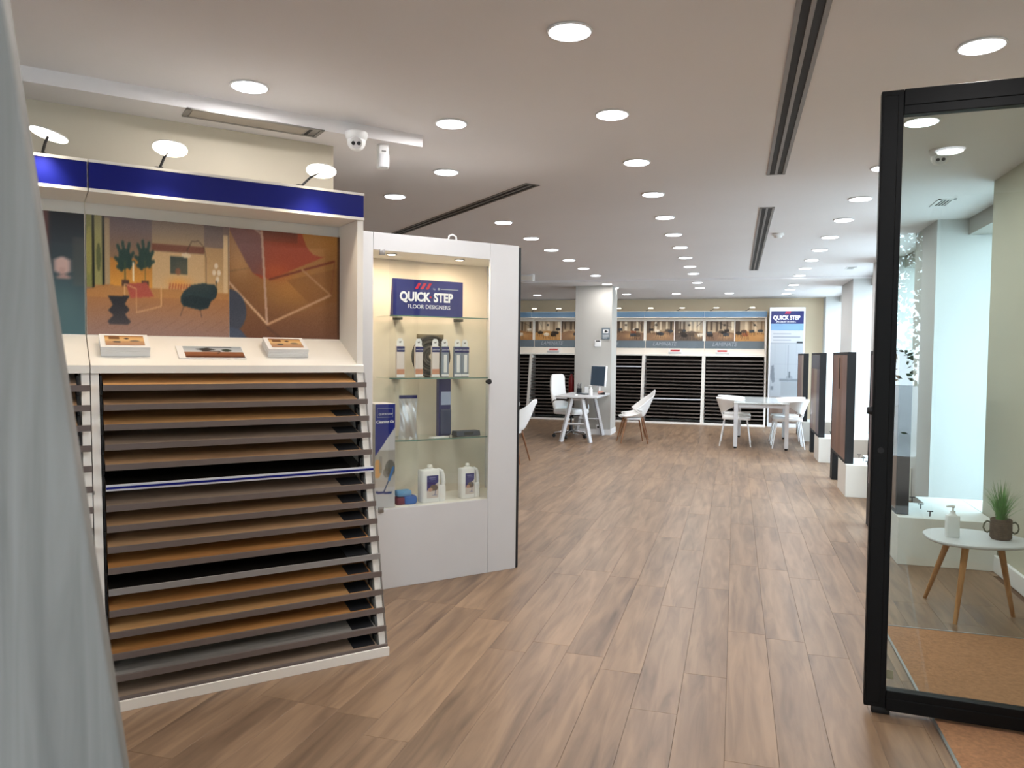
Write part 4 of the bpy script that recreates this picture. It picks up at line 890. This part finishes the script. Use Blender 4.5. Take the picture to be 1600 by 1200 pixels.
# ================================================================== DESK GROUP
t = thing('trestle_desk', 'white desk on A-frame trestles pushed against the column', 'desk', (0, 0, 0))
dz = .775
MB().rbox(-2.90, -2.19, 12.60, 13.96, dz-.03, dz, .006).build('desktop', M_WHITE, t)
def bar(a, b, w_=.045): return MB().cyl(a, b, w_*.7071, w_*.7071, 4, rot=R(45))
for y_ in (12.70, 13.84):
    for sx, fx in ((-1, -2.80), (1, -2.30)):
        for dy in ((0,) if False else (-.0,)):
            bar((fx-.02*sx*0, y_-.06 if y_ < 13 else y_+.06, 0.0), (-2.55+sx*.085, y_, dz-.03), .055).build('leg', M_WHITE, t)
    bar((-2.67, y_, dz-.05), (-2.43, y_, dz-.05), .035).build('trestle_bar', M_WHITE, t)
    bar((-2.74, y_, .30), (-2.36, y_, .30), .025).build('cross_bar', M_WHITE, t)
t = thing('monitor', 'dark-screened monitor on white stand at back of desk', 'monitor', (-2.36, 13.58, dz), R(-52))
MB().rbox(-.27, .27, -.012, .022, .13, .50, .006).build('housing', M_PLAST, t, rot=(R(-4), 0, 0)); MB().box(-.258, .258, -.0155, -.0125, .145, .49).build('screen', mat('screen_slate_blue', '#3f566c', .25, var=.1, scale=1), t, rot=(R(-4), 0, 0))
MB().box(-.035, .035, .02, .045, .01, .32).build('stand', M_PLAST, t); MB().rbox(-.11, .11, -.08, .10, 0, .012, .02).build('stand_foot', M_PLAST, t)
t = thing('pump_bottle', 'white pump bottle at front corner of trestle desk', 'bottle', (-2.36, 12.95, dz)); MB().lathe([(.03, 0), (.032, .01), (.032, .10), (.014, .125), (.012, .14)], n=16).build('bottle_body', M_PLAST, t); MB().tube([(0, 0, .14), (0, 0, .165)], .005, 8).tube([(.008, 0, .168), (-.03, 0, .168)], .006, 8).build('pump', M_PLAST, t)
t = thing('pen_holder', 'dark desk organiser with pens beside the monitor', 'pen holder', (-2.66, 13.45, dz)); MB().rbox(-.04, .04, -.035, .035, 0, .10, .006).build('cup', M_BLKM, t)
for k in range(6): MB().tube([(-.025+k*.01, .012*(k % 2)-.006, .06), (-.032+k*.013, .012*(k % 2), .17+.012*(k % 3))], .004, 6).build('pen', (M_BLKM, M_NAVYB, M_STRIP)[k % 3], t)
t = thing('wire_tray', 'small wire letter rack between pens and monitor', 'letter rack', (-2.55, 13.55, dz))
MB().tube([(-.04, 0, 0), (-.04, 0, .15), (.04, 0, .15), (.04, 0, 0)], .003, 6).tube([(-.04, .06, 0), (-.04, .06, .15), (.04, .06, .15), (.04, .06, 0)], .003, 6).box(-.045, .045, -.01, .07, 0, .008).build('wire_frame', M_STEEL, t); MB().box(-.035, .035, .02, .03, .008, .12).build('papers', M_PLAST, t)
t = thing('keyboard', 'flat dark keyboard lying in front of monitor', 'keyboard', (-2.56, 13.26, dz), R(-50)); MB().rbox(-.16, .16, -.06, .06, 0, .015, .01).build('keyboard_body', M_BLKM, t)
mb = MB()
for a in range(12):
    for b in range(4): mb.box(-.15+a*.025, -.128+a*.025, -.05+b*.026, -.028+b*.026, .0152, .019)
mb.build('keys', M_STRIP, t)['kind'] = 'stuff'
t = thing('desk_box', 'small salmon pink box beside foot of monitor', 'box', (-2.27, 13.42, dz), .2); MB().rbox(-.05, .05, -.035, .035, 0, .055, .005).build('box_body', mat('salmon_card', '#c79788', .6), t); MB().box(-.045, .045, -.03, .03, .055, .06).build('lid', M_SAL, t)
t = thing('stapler', 'black stapler lying at outer edge of desk', 'stapler', (-2.23, 13.30, dz), 1.2); MB().prismx([(-.06, 0), (.06, 0), (.06, .015), (-.05, .045), (-.06, .04)], -.014, .014).build('stapler_body', M_BLKM, t); MB().box(-.012, .012, -.06, .05, .0, .006).build('stapler_base', M_STEEL, t)
t = thing('mouse', 'white computer mouse near front of trestle desk', 'mouse', (-2.60, 12.86, dz)); MB().lathe([(.034, 0), (.036, .008), (.028, .022), (.001, .03)], n=16, sx=.85, sy=1.4).build('mouse_body', M_PLAST, t); MB().box(-.003, .003, -.036, -.012, .024, .029).build('wheel', M_ALU, t)

# office chair
t = thing('office_chair', 'white high-backed swivel office chair at the trestle desk', 'office chair', (-2.78, 13.35, 0), R(-112))   # sits facing +x: local +y is forward
def backf(a, b, o_=0):
    w_ = .225*(1-.12*b**3)*(1-.9*max(0, b-.93)**2*60)
    return ((a-.5)*2*w_, -.235-.05*math.sin(b*2.6)+(.03*(abs(a-.5)*2)**2)-.06*b, .50+b*.62)
MB().grid(lambda a, b: backf(a, b), 10, 14).build('backrest', M_SEAT, t, solid=.055, sub=1)
MB().rbox(-.245, .245, -.24, .24, .42, .51, .06).build('seat', M_SEAT, t)
for s_ in (-1, 1):
    MB().tube([(s_*.24, .16, .43), (s_*.285, .18, .52), (s_*.285, .15, .66), (s_*.285, .0, .68), (s_*.285, -.16, .67), (s_*.27, -.23, .62)], .013, 8).build('armrest', M_CHROME, t)
    MB().rbox(s_*.285-.025, s_*.285+.025, -.12, .12, .68, .70, .015).build('arm_pad', M_BLKM, t)
MB().box(-.11, .11, -.12, .12, .385, .42).box(-.02, .02, -.14, .0, .34, .39).build('mechanism', M_BLKM, t)
MB().cyl((0, 0, .09), (0, 0, .24), .032).cyl((0, 0, .24), (0, 0, .39), .018).build('gas_column', M_BLKM, t)
MB().tube([(.10, 0, .40), (.24, .02, .37)], .007, 6).build('lever', M_BLKM, t)
for k in range(5):
    a = 2*math.pi*k/5+.3; c_, s_ = math.cos(a), math.sin(a)
    q = MB().tube([(0.02*c_, .02*s_, .12), (.15*c_, .15*s_, .10), (.30*c_, .30*s_, .075)], [.024, .02, .014], 8).build('base_arm', M_CHROME, t)
    MB().cyl((.30*c_-.02*s_, .30*s_+.02*c_, .030), (.30*c_+.02*s_, .30*s_-.02*c_, .030), .030, n=16).tube([(.30*c_, .30*s_, .05), (.30*c_, .30*s_, .08)], .008, 6).build('caster', M_BLKM, t)

# white shell chairs on wooden legs
def shell_chair(label, group, loc, rz):
    t = thing('shell_chair', label, 'chair', loc, rz, group)     # sits facing -x
    def fn(a, b):
        u_ = (a-.5)*2
        if b < .5:
            q = b/.5; x = -.24+.40*q; z = .445-.015*math.sin(q*math.pi); wd = .215+.03*q
            z += (.02+.13*q**2)*abs(u_)**2.6; y = u_*wd*(1+.05*q)
            if q < .15: z -= (1-q/.15)**2*.02
        else:
            q = (b-.5)/.5; x = .16+.085*math.sin(q*1.57)+.085*q; z = .445+.425*q**1.05; wd = .245*(1-.27*q**2.4)
            fl = (1-q)**1.2; z += .13*fl*abs(u_)**2.6; y = u_*wd
            x -= (.16*(1-q)+.03)*abs(u_)**2.2
            z -= .07*max(0, q-.6)/.4*abs(u_)**3
        return x, y, z
    MB().grid(fn, 14, 20).build('shell', M_SEAT, t, solid=.012, sub=1)
    MB().box(-.14, .10, -.12, .12, .395, .425).build('underframe', M_PLAST, t)
    MB().lathe([(.17, .446), (.19, .452), (.185, .466), (.02, .472)], c=(-.05, 0), n=24).build('seat_pad', M_SEAT, t)
    for sx, sy in ((-1, -1), (-1, 1), (1, -1), (1, 1)):
        MB().tube([(-.03+sx*.225, sy*.215, 0), (-.03+sx*.13, sy*.12, .42)], [.009, .016], 10).build('leg', M_LEG, t)
    return t
shell_chair('white shell chair with walnut legs facing desk, nearer of the pair', 'white shell chairs facing the desk', (-1.62, 12.98, 0), R(18))
shell_chair('white shell chair with walnut legs facing desk, farther of the pair', 'white shell chairs facing the desk', (-1.67, 13.62, 0), R(14))
shell_chair('white shell chair mostly hidden behind the showcase, farther of two', 'white shell chairs behind the showcase', (-2.90, 10.0, 0), R(-3))
shell_chair('white shell chair behind the showcase, barely showing, nearer of two', 'white shell chairs behind the showcase', (-2.93, 9.25, 0), R(3))

# ================================================================== WHITE TABLE AND TUB CHAIRS
t = thing('meeting_table', 'white rectangular meeting table with glass top near window panels', 'table', (.44, 13.66, 0), R(-2))
MB().rbox(-.42, .42, -.93, .93, .722, .74, .01).build('glass_top', mat('frosted_white_glass', '#dfe8ea', .12, var=.01), t)
MB().box(-.38, .38, -.90, -.86, .66, .715).box(-.38, .38, .86, .90, .66, .715).box(-.38, -.34, -.86, .86, .66, .715).box(.34, .38, -.86, .86, .66, .715).build('apron', M_WHITE, t)
for sx in (-1, 1):
    for sy in (-1, 1):
        x_, y_ = sx*.385, sy*.895
        q = MB().box(x_-.03, x_+.03, y_-.03, y_+.03, .03, .721).build('leg', M_WHITE, t, bevel=.004); MB().cyl((x_, y_, 0), (x_, y_, .03), .022, .026, 14).build('foot', M_BLKM, q)
def tub_chair(label, loc, rz):
    t = thing('tub_chair', label, 'chair', loc, rz, 'white tub chairs at the meeting table')     # faces +x
    MB().rbox(-.21, .24, -.22, .22, .435, .485, .07).build('seat', M_SEAT, t)
    def fn(a, b):
        th = R(180+(a-.5)*2*118); e = abs(a-.5)*2
        top = .79-.045*e**2; bot = .50+.19*min(1, e*1.2)**1.3
        z = bot+(top-bot)*b; rad_ = .215+.10*b+.02*e
        return rad_*math.cos(th)*1.0, rad_*math.sin(th)*1.05, z
    MB().grid(fn, 22, 6).build('backrest', M_SEAT, t, solid=.016, sub=1)
    MB().grid(lambda a, b: ((-.17-.06*b)*1.0, (a-.5)*(.36-.02*b), .43+.12*b), 6, 3).build('back_support', M_SEAT, t, solid=.014, sub=1)
    for sx, sy in ((-1, -1), (-1, 1), (1, -1), (1, 1)):
        MB().tube([(sx*.245, sy*.235, 0), (sx*.18, sy*.16, .43)], .0095, 8).build('leg', M_STEEL if False else M_PLAST, t)
    return t
tub_chair('white tub chair on desk side of table, nearer one', (.02, 13.25, 0), R(0))
tub_chair('white tub chair on desk side of table, farther one', (.03, 13.95, 0), R(0))
tub_chair('white tub chair on window side of table, nearer one', (.84, 13.20, 0), R(180))
tub_chair('white tub chair on window side of table, farther one', (.84, 13.92, 0), R(180))
